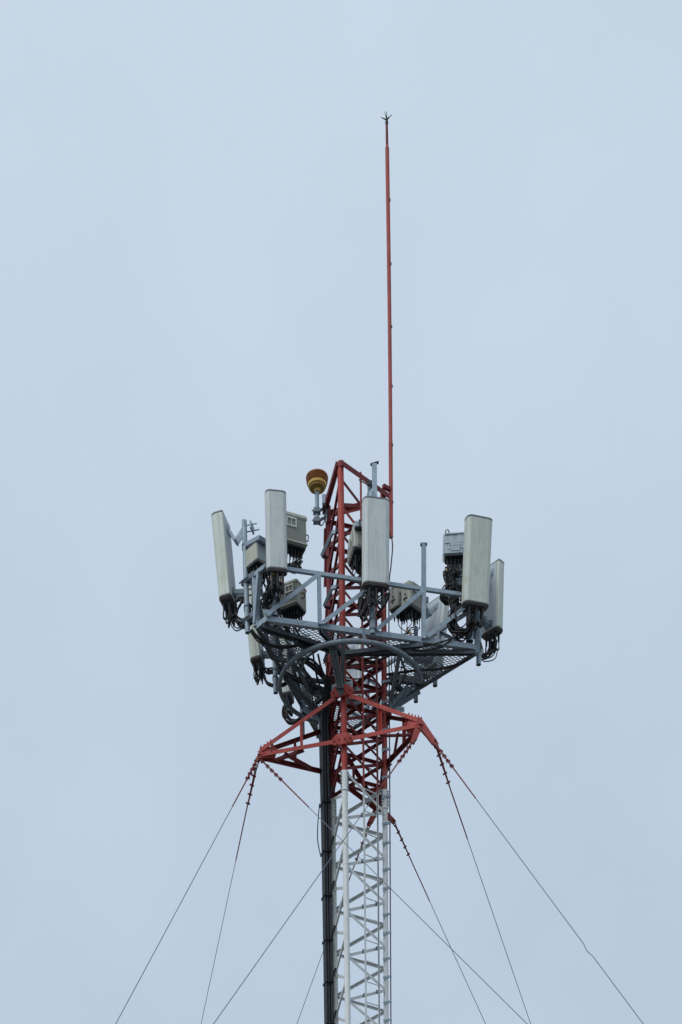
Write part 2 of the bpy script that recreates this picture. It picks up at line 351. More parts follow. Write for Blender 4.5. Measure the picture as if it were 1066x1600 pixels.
# ------------------------------------------------------------------ guy outriggers (three arms)
ZU, ZL, ZA = 11.965, 11.365, 11.28
def outrigger(a, b, ang, dist, label):
    n = azd(ang); tip = n*dist+Vector((0, 0, ZA)); side = azd(ang+math.pi/2)
    root = thing('guy_outrigger', label, 'outrigger', ((LEG[a]+LEG[b])/2).to_tuple()[:2]+(ZL,), 'guy outriggers bolted round the tower')
    T = {}
    for k in (a, b):
        o_ = LEG[k].normalized(); s_ = 1 if (LEG[k]).dot(side) > 0 else -1
        pu = lp(k, ZU)+o_*.05; pd = lp(k, ZL)+o_*.05
        tu = tip+side*s_*.035+Vector((0, 0, .06)); td = tip+side*s_*.035
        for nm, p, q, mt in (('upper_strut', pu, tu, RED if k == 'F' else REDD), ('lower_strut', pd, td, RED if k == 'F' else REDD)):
            m_ = MB(); m_.angle(p, q, .052, .008, ref=(0, 0, 1), fx=s_, fy=-1, h=.050)
            for t_ in (.03, .07, .11, .88, .92, .96):
                m_.bolt(p.lerp(q, t_)+Vector((0, 0, .02)), (0, 0, 1), .010, .026); 
            m_.build(nm, mt, root)
        # web post between the struts, half way
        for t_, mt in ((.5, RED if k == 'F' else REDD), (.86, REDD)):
            m_ = MB(); m_.angle(pu.lerp(tu, t_), pd.lerp(td, t_), .042, .006, ref=n); m_.build('web_post', mt, root)
        # gusset at the leg
        for z_ in (ZU, ZL):
            e_ = (tip-lp(k, z_)); e_.z *= 1.; e_ = e_.normalized(); tg = Vector((-o_.y, o_.x, 0))*(1 if Vector((-o_.y, o_.x, 0)).dot(n) > 0 else -1)
            c_ = lp(k, z_)+o_*(LR[k]+(.062 if k == 'F' else .03))
            m_ = MB(); zz_ = Vector((0, 0, 1))
            m_.plate([c_+zz_*.062, c_+tg*.09+zz_*.060, c_+tg*.175+zz_*.012-o_*.03, c_+tg*.165-zz_*.05-o_*.03, c_+tg*.08-zz_*.078, c_-zz_*.078], .012, o_)
            m_.plate([c_+zz_*.04-o_*.06, c_+zz_*.04, c_-zz_*.05, c_-zz_*.05-o_*.06], .01, tg)
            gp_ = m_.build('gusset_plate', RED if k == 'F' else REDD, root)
            for t_ in (.04, .085, .13): m_ = MB(); m_.bolt(c_+tg*t_-zz_*(.012+.05*(t_ == .085))+o_*.004-o_*(.012*(t_ == .13)), o_, .011, .016); m_.build('bolt', RUST, gp_)
    # flat bracing in the bottom plane
    p1, p2 = lp(a, ZL), lp(b, ZL)
    for p, q in ((p1.lerp(tip, .48), p2.lerp(tip, .80)), (p2.lerp(tip, .30), p1.lerp(tip, .72))):
        m_ = MB(); m_.angle(p-Vector((0, 0, .02)), q-Vector((0, 0, .02)), .04, .006); m_.build('plan_brace', REDD, root)
    # tip plates
    m_ = MB(); zz_ = Vector((0, 0, 1))
    for s_ in (-1, 1):
        m_.plate([tip+side*s_*.04+zz_*.10-n*.02, tip+side*s_*.04-zz_*.05+n*.04, tip+side*s_*.05-zz_*.04-n*.20, tip+side*s_*.11+zz_*.075-n*.22], .009, side)
        for t_ in (.04, .1, .16): m_.bolt(tip+side*s_*(.048+.03*t_)-n*t_+zz_*.015, side*s_, .011, .016)
        for t_ in (.0, .06, .12, .18): m_.bolt(tip-n*t_+side*s_*.03+zz_*(.09+t_*.25), (0, 0, 1), .010, .028)
    if a == 'R': m_.plate([tip+side*.09-n*.25+zz_*.19, tip-side*.09-n*.25+zz_*.19, tip-side*.06+n*.0-zz_*.04, tip+side*.06+n*.0-zz_*.04], .01, n+zz_*.9)
    m_.plate([tip+side*.05+n*.05, tip-side*.05+n*.05, tip-side*.12-n*.22, tip+side*.12-n*.22], .009, zz_)
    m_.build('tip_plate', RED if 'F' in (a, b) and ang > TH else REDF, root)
    return tip, n, side, root
tipL = outrigger('F', 'L', TH-math.pi/3, 1.44, 'red steel guy outrigger pointing left across the black feeder cables')
tipR = outrigger('F', 'R', TH+math.pi/3, 1.40, 'bright red guy outrigger pointing right, its tip below the platform')
tipB = outrigger('R', 'L', TH+math.pi, 1.40, 'dark red guy outrigger behind the tower above the first white braces')

# ------------------------------------------------------------------ guy wires
def guy(px0, px1, Y0, az, rho, label, lugd, kink=None):
    A = at(*px0, Y0); G = azd(R(az))*rho
    # turn the ground anchor until the wire crosses the bottom of the frame where it should
    best = None
    for i in range(-120, 121):
        G_ = azd(R(az+i*.25))*rho; t = (px1[1]-px0[1]); 
        lo, hi = 0., 1.
        for _ in range(40):
            md = (lo+hi)/2
            if proj(A.lerp(G_, md))[1] < px1[1]: lo = md
            else: hi = md
        e_ = abs(proj(A.lerp(G_, lo))[0]-px1[0])
        if best is None or e_ < best[0]: best = (e_, G_)
    G = best[1]; d = (G-A).normalized(); Ln = (G-A).length
    root = thing('guy_wire', label, 'guy wire', A, 'guy wires running down from the outriggers')
    def P(s): return A+d*s-Vector((0, 0, 1))*(.03*math.sin(math.pi*s/Ln))
    grip = 1.25 if lugd < .3 else 1.45
    pts = [P(s) for s in np.linspace(.06, Ln, 40)]
    if kink:
        a_, b_ = kink; pts = [p for p in pts if (p-A).length < a_-.2 or (p-A).length > b_+.2]
        pts += [P(a_), P(b_)+d.cross(Vector((0, 1, 0))).normalized()*-.020, P(b_+.12)]; pts.sort(key=lambda p: (p-A).length)
    m_ = MB(); m_.tube([P(grip-.08)]+[p for p in pts if (p-A).length > grip-.02], .0052, 6); m_.build('strand', WIRE, root)
    gp = MB(); s_, u_, _ = frame(d)
    gp.tube([P(.05), P(.32), P(grip)], [.010, .010, .0085], 8)
    gp.tube([P(.05)+s_*.022, P(.20)+s_*.020, P(.42)+s_*.012, P(.60)], [.008]*4, 8)
    gp.build('painted_grip', REDW, root)
    for i in range(4):
        c = MB(); q = P(.16+.115*i); c.bar(q-s_*.034, q+s_*.034, .024, .022, ref=d); c.bar(q+u_*.024-s_*.016, q-u_*.028-s_*.016, .010); c.bar(q+u_*.024+s_*.016, q-u_*.028+s_*.016, .010)
        c.build('wire_clip', REDW, root)
    sh = MB(); ang = np.linspace(0, math.pi, 9)
    sh.tube([A-d*.02+s_*.028]+[P(.04)+s_*(.028*math.cos(t))+d*(.035*math.sin(t)) for t in ang]+[A-d*.02-s_*.028], .009, 8)
    sh.bar(A-d*.02-s_*.045, A-d*.02+s_*.045, .018); sh.build('shackle', RUST, root)
    return A, d, root
m_ = MB(); m_.plate([at(589, 1236, 1.0), at(601, 1231, .98), at(603, 1262, 1.0), at(588, 1268, 1.02)], .012, (.1, -1, 0)); m_.build('tip_plate', REDD, tipB[3])
gL = [guy((403, 1186), (178, 1600), -.313, 328, 11, 'thin guy wire spreading farthest left from the left outrigger', .1),
      guy((401, 1192), (314, 1600), -.313, 223, 8, 'steep guy wire dropping down left from the left outrigger', .1),
      guy((409, 1188), (828, 1600), -.313, 44, 11, 'guy wire from the left outrigger crossing right in front of the tower', .1)]
gR = [guy((681, 1163), (1008, 1600), -1.02, 40, 11, 'guy wire with a small kink spreading farthest right from the right outrigger', .1, kink=(4.36, 4.50)),
      guy((679, 1160), (830, 1600), -1.02, 116, 8, 'steep guy wire dropping down right from the right outrigger', .1),
      guy((646, 1158), (330, 1600), -1.06, 328, 11, 'guy wire from the right outrigger crossing left in front of the tower', .1)]
gB = [guy((577, 1288), (463, 1600), 1.38, 221, 8, 'guy wire running down left from behind the white tower legs', .1),
      guy((615, 1284), (760, 1600), 1.38, 117, 8, 'guy wire running down right from the outrigger behind the tower', .1)]
# lug straps from the outrigger tips to the shackles
def lug(tip, A, w, root, mt):
    tp = tip[0]; d = (A-tp).normalized(); s_ = d.cross(Vector((0, 0, 1))).normalized()
    m_ = MB()
    for o_ in (-1, 1):
        q0, q1 = tp+s_*o_*.022-d*.03+Vector((0, 0, .03)), A+s_*o_*.016+d*.03; v_ = d.cross(s_).normalized()
        m_.plate([q0+v_*w*.62, q1+v_*w*.36, q1-v_*w*.36, q0-v_*w*.62], .012, s_)
    m_.bar(tp-d*.0+Vector((0, 0, .03)), A-d*.03, .05, w*.9, ref=v_)
    for t_ in (.25, .5, .75): m_.bolt(tp.lerp(A, t_)+Vector((0, 0, .03)), (0, -.6, .8), .010, .03)
    m_.build('lug_strap', mt, root)
lug(tipL, gL[0][0], .05, tipL[3], REDF)
lug(tipL, gL[2][0], .05, tipL[3], REDF)
lug(tipR, gR[0][0], .085, tipR[3], REDF)
lug(tipR, gR[2][0], .085, tipR[3], REDF)
lug(tipB, gB[0][0], .08, tipB[3], REDF)
lug(tipB, gB[1][0], .08, tipB[3], REDF)

# ------------------------------------------------------------------ antenna platform
ZP = 12.48
NK = [azd(R(13.2)), azd(R(133.2)), azd(R(253.2))]      # front, right back, left back face
DK = [.915, 1.085, 1.03]
def corner(i, j):
    a, b = NK[i], NK[j]; det = a.x*b.y-a.y*b.x
    return Vector(((DK[i]*b.y-DK[j]*a.y)/det, (a.x*DK[j]-b.x*DK[i])/det, ZP))
cR, cB, cL = corner(0, 1), corner(1, 2), corner(2, 0)
def cut(c, o_, d): return c+(o_-c).normalized()*d
LC1, RC1 = cut(cL, cR, .24), cut(cR, cL, .16)
RC2, BC1 = cut(cR, cB, .16), cut(cB, cR, .22)
BC2, LC2 = cut(cB, cL, .22), cut(cL, cB, .24)
POLY = [LC1, RC1, RC2, BC1, BC2, LC2]
plat = thing('antenna_platform', 'grey galvanised triangular antenna platform with mesh floor and truss railings', 'platform', (0, 0, ZP))
Z = Vector((0, 0, 1))
for i in range(6):
    a, b = POLY[i], POLY[(i+1) % 6]; d = (b-a).normalized(); n = d.cross(Z)
    m_ = MB(); m_.bar(a-d*.005-n*.004+Z*.024, b+d*.005-n*.004+Z*.024, .008, .062); m_.bar(a+d*.01-n*.036-Z*.003, b-d*.01-n*.036-Z*.003, .055, .008)
    m_.build('edge_beam', GALV if i in (0, 1, 5) else DULL, plat)  # side and back beams get the steel with shade in its colour
# inner frame round the tower and joists
INN = [p*.47 for p in (LC1, RC1, RC2, BC1, BC2, LC2)]
for p in INN: p.z = ZP-.02
mids = [(a+b)/2 for a, b in zip(POLY, POLY[1:]+POLY[:1])]
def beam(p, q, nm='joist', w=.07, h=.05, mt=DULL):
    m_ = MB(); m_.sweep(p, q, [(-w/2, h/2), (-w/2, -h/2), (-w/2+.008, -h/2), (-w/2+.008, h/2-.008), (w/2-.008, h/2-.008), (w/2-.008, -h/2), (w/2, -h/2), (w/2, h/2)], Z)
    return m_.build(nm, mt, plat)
dz = Vector((0, 0, -.032))
FR_ = [(LC1, RC1), (RC2, BC1), (BC2, LC2)]
def lq(k, f=1.12): return LEG[k]*f+Z*ZP
fp = lambda i, t: FR_[i][0].lerp(FR_[i][1], t)
for p, k, wd in ((mids[5], 'F', .10), (RC1.lerp(RC2, .25), 'F', .065), (mids[3], 'L', .10)):
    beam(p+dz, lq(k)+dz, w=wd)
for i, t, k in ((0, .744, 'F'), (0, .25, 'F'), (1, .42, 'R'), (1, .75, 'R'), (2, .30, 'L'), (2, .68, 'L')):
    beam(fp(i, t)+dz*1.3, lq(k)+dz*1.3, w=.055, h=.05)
HR = .80                                   # angle rim round the round hatch in the floor
for i in range(12):
    a, b = azd(R(30*i))*HR+Z*(ZP-.012), azd(R(30*i+30))*HR+Z*(ZP-.012)
    m_ = MB(); m_.angle(a, b, .035, .005, ref=Z); m_.build('hatch_rim', GALVD, plat)
# expanded mesh floor: two families of bars clipped to the floor polygon (outside the tower hatch)
def clip(P0, d, poly):
    lo, hi = -9., 9.
    for i in range(len(poly)):
        a, b = poly[i], poly[(i+1) % len(poly)]; e_ = b-a; n = Vector((e_.y, -e_.x, 0))   # outward for ccw order
        den = n.dot(d); num = n.dot(a-P0)
        if abs(den) < 1e-9:
            if num < 0: return None
            continue
        t = num/den
        if den > 0: hi = min(hi, t)
        else: lo = max(lo, t)
    return (lo, hi) if hi > lo+.02 else None
area = sum(POLY[i].x*POLY[(i+1) % 6].y-POLY[(i+1) % 6].x*POLY[i].y for i in range(6))
ccw = POLY if area > 0 else POLY[::-1]
HOLE = [Vector((HR*math.cos(R(30*i)), HR*math.sin(R(30*i)), ZP)) for i in range(12)]
gm = MB(); zg = ZP+.012; base = R(13.2)
for fam, sg in enumerate((1, -1)):
    d = Vector((math.cos(base+sg*R(33)), math.sin(base+sg*R(33)), 0)); nn = Vector((-d.y, d.x, 0))
    for i in range(-80, 81):
        P0 = nn*(i*.050)+Z*zg
        c = clip(P0, d, ccw)
        if not c: continue
        hl = clip(P0, d, HOLE)
        segs = [c] if not hl else [(c[0], min(c[1], hl[0])), (max(c[0], hl[1]), c[1])]
        for a, b in segs:
            if b-a > .02: gm.bar(P0+d*a+Z*fam*.0035, P0+d*b+Z*fam*.0035, .0095, .0033)
gm.build('mesh_floor', MESHM, plat)
# hoop pipe under the floor
hp = MB(); HC = Vector((-.04, .0, 12.30)); hp.ring(HC, 1.065, .031, 72, 12, R(-90-152), R(-90+84))
hoop = hp.build('hoop_pipe', GALVD, plat)
for a in (-115, -60, 10, 82):
    m_ = MB(); p = HC+azd(R(a))*1.065; m_.bar(p+Z*.03, p+Z*.165, .045, .008, ref=azd(R(a))); m_.build('hanger', GALVD, hoop)
for a in (25, 62, -40):
    m_ = MB(); p = HC+azd(R(a))*1.065; q = HC+azd(R(a+1.5))*1.065+Z*.001; t = azd(R(a+90))
    m_.tube([p-t*.02, p+t*.02], .036, 12); m_.build('pipe_coupling', GALVD, hoop)
# kickers down to the tower
ZK = 12.04
for i, (a, b) in enumerate(FR_):
    n = NK[i]
    for t in (.36, .64):
        p = a.lerp(b, t)-n*.05+dz*1.5
        leg = min('FRL', key=lambda kk: (LEG[kk]-Vector((p.x, p.y, 0))).length)
        q = LEG[leg]*1.15+Z*ZK
        m_ = MB(); m_.angle(p, q, .06, .007, ref=Z, fx=1, fy=-1); m_.build('kicker_strut', GALVD, plat)
m_ = MB(); a_, b_ = at(609, 1103, .16), at(632, 1105, .16); m_.plate([a_, b_, b_-Z*.06, a_-Z*.06], .01, (0, -1, 0))
for t_ in (.72, .88): m_.bolt(a_.lerp(b_, t_)-Z*.02-Vector((0, .004, 0)), (0, -1, 0), .008, .012)
m_.build('lug_plate', GALV, plat)
beam(at(609, 1058, .42), at(661, 1067, .34), w=.09, h=.08)
for p_, q_ in (((648, 1070, .35), (619, 1103, .18)), ((636, 1079, .55), (606, 1099, .25)), ((676, 1024, .1), (676, 996, .1))):
    m_ = MB(); m_.angle(at(*p_), at(*q_), .055, .007, ref=Z); m_.build('kicker_strut', GALVD, plat)
for p_, q_ in (((460, 1036, -.1), (486, 1081, .2)), ((487, 1081, .2), (506, 1083, .3)), ((470, 1041, -.1), (488, 1063, .1)), ((487, 1063, .1), (510, 1066, .25)), ((449, 1064, .15), (480, 1059, .1)), ((431, 1030, -.3), (455, 1033, -.2))):
    m_ = MB(); m_.angle(at(*p_), at(*q_), .065, .008, ref=Z); m_.build('kicker_strut', GALVD, plat)
for k in 'FRL':
    o_ = LEG[k].normalized(); t_ = Vector((-o_.y, o_.x, 0))
    m_ = MB(); c_ = lp(k, ZK)+o_*.06
    m_.plate([c_-t_*.16+Z*.04, c_+t_*.16+Z*.04, c_+t_*.16-Z*.04, c_-t_*.16-Z*.04], .01, o_)
    for s_ in (-.13, -.1, .1, .13): m_.bolt(c_+t_*s_+o_*.004, o_, .011, .016)
    m_.build('collar_plate', GALV, plat)
    m_ = MB(); e_ = lp(k, ZK+.0); 
    m_.bar(e_+o_*.05, LEG[k]*1.75+Z*(ZP-.10), .05, .05)
    if k != 'F': m_.build('kicker_strut', GALVD, plat)
# truss railing on the three faces
ZR = 13.095
rail = bpy.data.objects.new('railing', None); COL.objects.link(rail); rail.parent = plat
for i, (a, b) in enumerate(FR_):
    n = NK[i]; A_, B_ = a+n*.02, b+n*.02
    def rp(t, z): q = A_.lerp(B_, t); q.z = z; return q
    zb = ZP+.05
    m_ = MB(); m_.bar(rp(-.005, ZR), rp(1.005, ZR), .042, .042); m_.build('top_rail', GALV, rail)
    for t in (.247, .744):
        ztop = 13.62 if (i == 0 and t > .5) else ZR-.02
        m_ = MB(); m_.bar(rp(t, zb-.03)-n*.0, rp(t, ztop), .058 if t > .5 else .05, .05, ref=n)
        if ztop > 13.2: m_.box(rp(t, ztop+.006), (.10, .06, .012))
        m_.build('post', GALV, rail)
    for t0, z0_, t1, z1_ in ((.0, zb, .24, ZR-.02), (.262, zb, .49, ZR-.06), (.515, zb, .738, ZR-.02), (.758, zb, .995, ZR-.03)):
        m_ = MB(); m_.angle(rp(t0, z0_)+n*.012, rp(t1, z1_)+n*.012, .05, .007, ref=n, fx=1, fy=-1); m_.build('diagonal', GALV, rail)
for a, b in ((RC1, RC2), (BC1, BC2), (LC2, LC1)):
    p, q = a.copy(), b.copy(); p.z = q.z = ZR
    m_ = MB(); m_.bar(p, q, .05, .05); m_.build('top_rail', GALV, rail)
    p, q = (a, b) if a is not RC1 else (b, a)
    m_ = MB(); m_.bar(p+Z*.05, p.lerp(q, .5)+Z*(ZR-ZP), .075, .045); m_.build('diagonal', GALV, rail)
m_ = MB(); m_.bar(LC2+Z*.02, LC2+Z*.62, .06, .05); m_.build('post', GALV, rail)
m_ = MB(); m_.bar(RC2+Z*.02, RC2+Z*.62, .06, .05); m_.build('post', GALV, rail)

# ------------------------------------------------------------------ mounting pipes
GP = 'antenna mounting pipes on the platform edge'
def pipe(bot, top, Y, r, label, clamps=(), mt=GALV, arm=None, cap=False):
    B = at(*bot, Y); zt = at(*top, Y).z
    root = thing('mounting_pipe', label, 'mounting pipe', B, GP)
    m_ = MB(); T = Vector((B.x, B.y, zt))
    m_.tube([B, T], r, 16, cap=False); m_.tube([B+Z*.001, T], r*.86, 16, cap=False); m_.tube([T-Z*.02, T], r*.99, 16)
    m_.build('pipe', mt, root)
    m_ = MB(); m_.tube([B+Z*.03, B+Z*.031], r*.85, 16); m_.build('bore_shade', BLACK, root)  # black disc stands in for the darkness inside the open pipe
    for z_ in clamps:
        z_ = at(bot[0], z_, Y).z; c = Vector((B.x, B.y, z_)); m_ = MB()
        m_.tube([c-Z*.008, c+Z*.008], r+.007, 16); m_.box(c+Vector((0, r+.02, 0)), (r*2.6, .012, .05)); 
        for s_ in (-1, 1): m_.bolt(c+Vector((s_*r*1.05, r, 0)), (0, 1, 0), .008, .06)
        m_.build('pipe_clamp', GALVD, root)
    if arm is not None:
        for z_, tgt in arm:
            z_ = at(bot[0], z_, Y).z; c = Vector((B.x, B.y, z_)); q = Vector((tgt[0], tgt[1], z_)); d = (q-c).normalized()
            m_ = MB(); m_.bar(c-d*.07, q+d*.03, .07, .06); s_ = d.cross(Z)
            for k_ in (-1, 1): m_.bolt(c+s_*k_*.05-d*.09, d, .009, .2)
            m_.build('standoff_arm', GALVD, root)
    return B, T, root
p1 = pipe((387, 989), (379, 814), -.92, .036, 'grey mounting pipe hanging at the left corner beside the leaning panel antenna', (852, 948), arm=((909, LC2), (969, LC2)))
p2 = pipe((429.5, 963), (429, 782), -1.19, .041, 'grey mounting pipe behind the narrow panel at the front left corner', (937, 947))
p3 = pipe((582, 991), (582, 770), -.87, .043, 'grey mounting pipe at the middle of the front rail under the central panel', (968, 984))
p4 = pipe((734, 1003), (746, 830), -.50, .056, 'thick grey mounting pipe at the right corner below the largest panel', (985,))
p5 = pipe((748, 1039), (756, 890), -.22, .037, 'grey mounting pipe hanging lowest at the right corner', (975, 1018), arm=((1012, RC2),))
p6 = pipe((680, 1072), (682, 1015), .52, .036, 'dark mounting pipe end below the right side of the mesh floor', (), mt=GALVD)
p7 = pipe((650, 1097), (655, 980), .90, .034, 'short dark mounting pipe end below the right edge above the red outrigger', (), mt=GALVD)
p8 = pipe((431, 1083), (424, 930), .06, .036, 'grey mounting pipe hanging below the left edge between two dark panel bottoms', (1047, 1058))
p9 = pipe((473, 1150), (470, 1010), 1.0, .036, 'grey mounting pipe end seen between the struts of the left outrigger', ())
# the flat topped steel post above the central panel
B = at(585.5, 775, -.80); T = at(586, 726, -.80)
root = thing('steel_post', 'pale grey flat capped steel post rising above the central panel antenna', 'post', (B.x, B.y, B.z-.6), GP)
m_ = MB(); m_.sweep(B-Z*1.05, Vector((B.x, B.y, T.z)), [(-.034, -.03), (.034, -.03), (.034, .03), (.028, .03), (.028, -.024), (-.028, -.024), (-.028, .03), (-.034, .03)][::-1], (0, 1, 0)); m_.build('channel', GALV, root)
m_ = MB(); c = Vector((B.x, B.y, T.z)); m_.bar(c+Vector((-.055, .0, .0)), c+Vector((.06, 0, .025)), .05, .006); m_.build('cap_plate', DARKM, root)
for z_ in (-.3, -.85):
    m_ = MB(); m_.box((B.x-.005, B.y-.045, B.z+z_), (.14, .05, .06)); m_.build('pipe_clamp', GALVD, root)

# ------------------------------------------------------------------ panel antennas
GA = 'panel antennas round the platform'
PAN = {}
def panel(key, bot, top, Y, az, tilt, w_, d_, mt, label, gap=.10, ncon=6, flip=False):
    n = azd(R(az)); t = R(tilt); lo, hi = .3, 2.2
    near = Vector((0, .55*(abs(n.y)*d_/2+abs(n.x)*w_/2), 0))      # measured on the edge nearest the viewer
    B = at(*bot, Y-near.y*.4)+near*.4
    for _ in range(40):
        h = (lo+hi)/2
        if proj(B-near+(Z*math.cos(t)+n*math.sin(t))*h)[1] > top[1]: lo = h
        else: hi = h
    root = thing('panel_antenna', label, 'panel antenna', B, GA, R(az))
    X = Matrix.Rotation(t, 4, 'X')
    fr_ = min(d_*.46, .07)
    prof = rrect(0, 0, w_, d_, [fr_, fr_, .018, .018], 6)
    m_ = MB(); m_.X = X; m_.outline(prof, .012, h-.012, .004)
    rad = m_.build('radome', mt, root, world=False)
    m_ = MB(); m_.X = X                                   # seam ridges along the radome edges
    for s_ in (-1, 1):
        m_.box((s_*(w_/2+.001), d_*.13, h/2), (.006, .010, h-.06)); m_.box((s_*(w_/2-fr_*.9), -d_/2-.0005, h/2), (.006, .003, h-.04))
    m_.build('seam', mt, rad, world=False)
    m_ = MB(); m_.X = X; m_.outline([(x*1.012, y*1.02) for x, y in prof], h-.013, h+.004, .002); m_.build('top_cap', CAPT, root, world=False)
    m_ = MB(); m_.X = X; m_.outline([(x*1.012, y*1.02) for x, y in prof], -.006, .014, .002); m_.outline([(x*.94, y*.9) for x, y in prof], -.022, .0, .003)
    cap = m_.build('base_cap', CAPB, root, world=False)
    m_ = MB(); m_.X = X; m_.box((0, d_/2+.004, h*.5), (w_*.72, .010, h*.96)); m_.build('back_plate', PBACK, root, world=False)
    cons = []
    nx = max(2, ncon//2)
    for i in range(ncon):
        x = ((i % nx)-(nx-1)/2)*w_*.8/nx; y = (-.22 if i < nx else .24)*d_
        m_ = MB(); m_.X = X; l_ = random.uniform(.07, .10)
        m_.tube([(x, y, -.02), (x, y, -.05)], .015, 8); m_.tube([(x, y, -.05), (x, y, -.05-l_)], [.018, .014], 8)
        m_.build('connector', BLACK, root, world=False)
        cons.append(X @ Vector((x, y, -.12)))
    py = d_/2+gap
    # lower and upper mounting brackets
    for fz, nm in ((.10, 'lower_bracket'), (.86, 'tilt_bracket')):
        q = X @ Vector((0, d_/2, h*fz)); m_ = MB(); e_ = Vector((0, py+.02, q.z-.02))
        m_.box(q+Vector((0, .008, 0)), (w_*.42, .03, .07))
        if nm == 'tilt_bracket' and e_.y-q.y > .13:
            k_ = (q+e_)/2+Vector((0, .0, -.14))
            for s_ in (-1, 1):
                m_.bar(q+Vector((s_*.045, .02, 0)), k_+Vector((s_*.045, 0, 0)), .012, .038); m_.bar(k_+Vector((s_*.038, 0, 0)), e_+Vector((s_*.038, 0, 0)), .012, .038)
            m_.tube([k_+Vector((-.07, 0, 0)), k_+Vector((.07, 0, 0))], .012, 8)
        else: 
            for s_ in (-1, 1): m_.bar(q+Vector((s_*.045, .0, 0)), e_+Vector((s_*.045, 0, 0)), .012, .05)
        m_.box(e_+Vector((0, .0, 0)), (.15, .03, .08)); m_.box(e_+Vector((0, .11, 0)), (.15, .022, .08))
        for s_ in (-1, 1): m_.bolt(e_+Vector((s_*.06, 0, 0)), (0, 1, 0), .008, .20)
        m_.build(nm, GALV if nm == 'tilt_bracket' else GALVD, root, world=False)
    M_ = Matrix.Translation(B) @ Matrix.Rotation(R(az), 4, 'Z')
    PAN[key] = dict(con=[M_ @ c for c in cons], B=B, n=n, h=h, root=root, M=M_, w=w_, d=d_)
    return root
panel('center', (587.5, 914), (589.5, 777.5), -1.08, 11, 3, .375, .15, PANEL, 'wide pale grey panel antenna in front of the tower at the middle of the platform')
panel('front_left', (433, 891), (430, 766.5), -1.40, 9, 3, .285, .13, PANEL, 'narrow pale grey panel antenna facing the viewer at the front left corner')
panel('left', (356, 940), (340, 805), -.80, 256, 4.2, .36, .18, PANELG, 'greenish grey panel antenna leaning outwards farthest left', gap=.17)
panel('right', (743.5, 944), (750.5, 806), -.72, 16, 6, .385, .16, PANELG, 'greenish white panel antenna facing the viewer at the right corner')
panel('right_back', (770.5, 988), (778, 879), .05, 133, .6, .33, .16, PANELG, 'pale panel antenna seen from behind at the far right edge', gap=.14)
panel('right_mid', (675, 1046), (691, 933), .62, 133, 9, .42, .15, PANEL, 'panel antenna seen from behind through the railing beside the twin radios', gap=.12)
panel('back', (551, 1096), (553, 1001), 1.72, 140, 4, .40, .16, PANEL, 'panel antenna seen from behind through the middle of the red lattice')
panel('left_mid', (402, 1034), (393, 918), .16, 258, 4.5, .30, .17, PANELG, 'greenish panel antenna hanging below the left corner pipe with a dark cable bundle', gap=.13)
panel('left_back', (449, 1089), (441, 980), 1.1, 258, 3.5, .30, .16, PANELG, 'lowest panel antenna at the left back, mostly behind the hoop pipe')

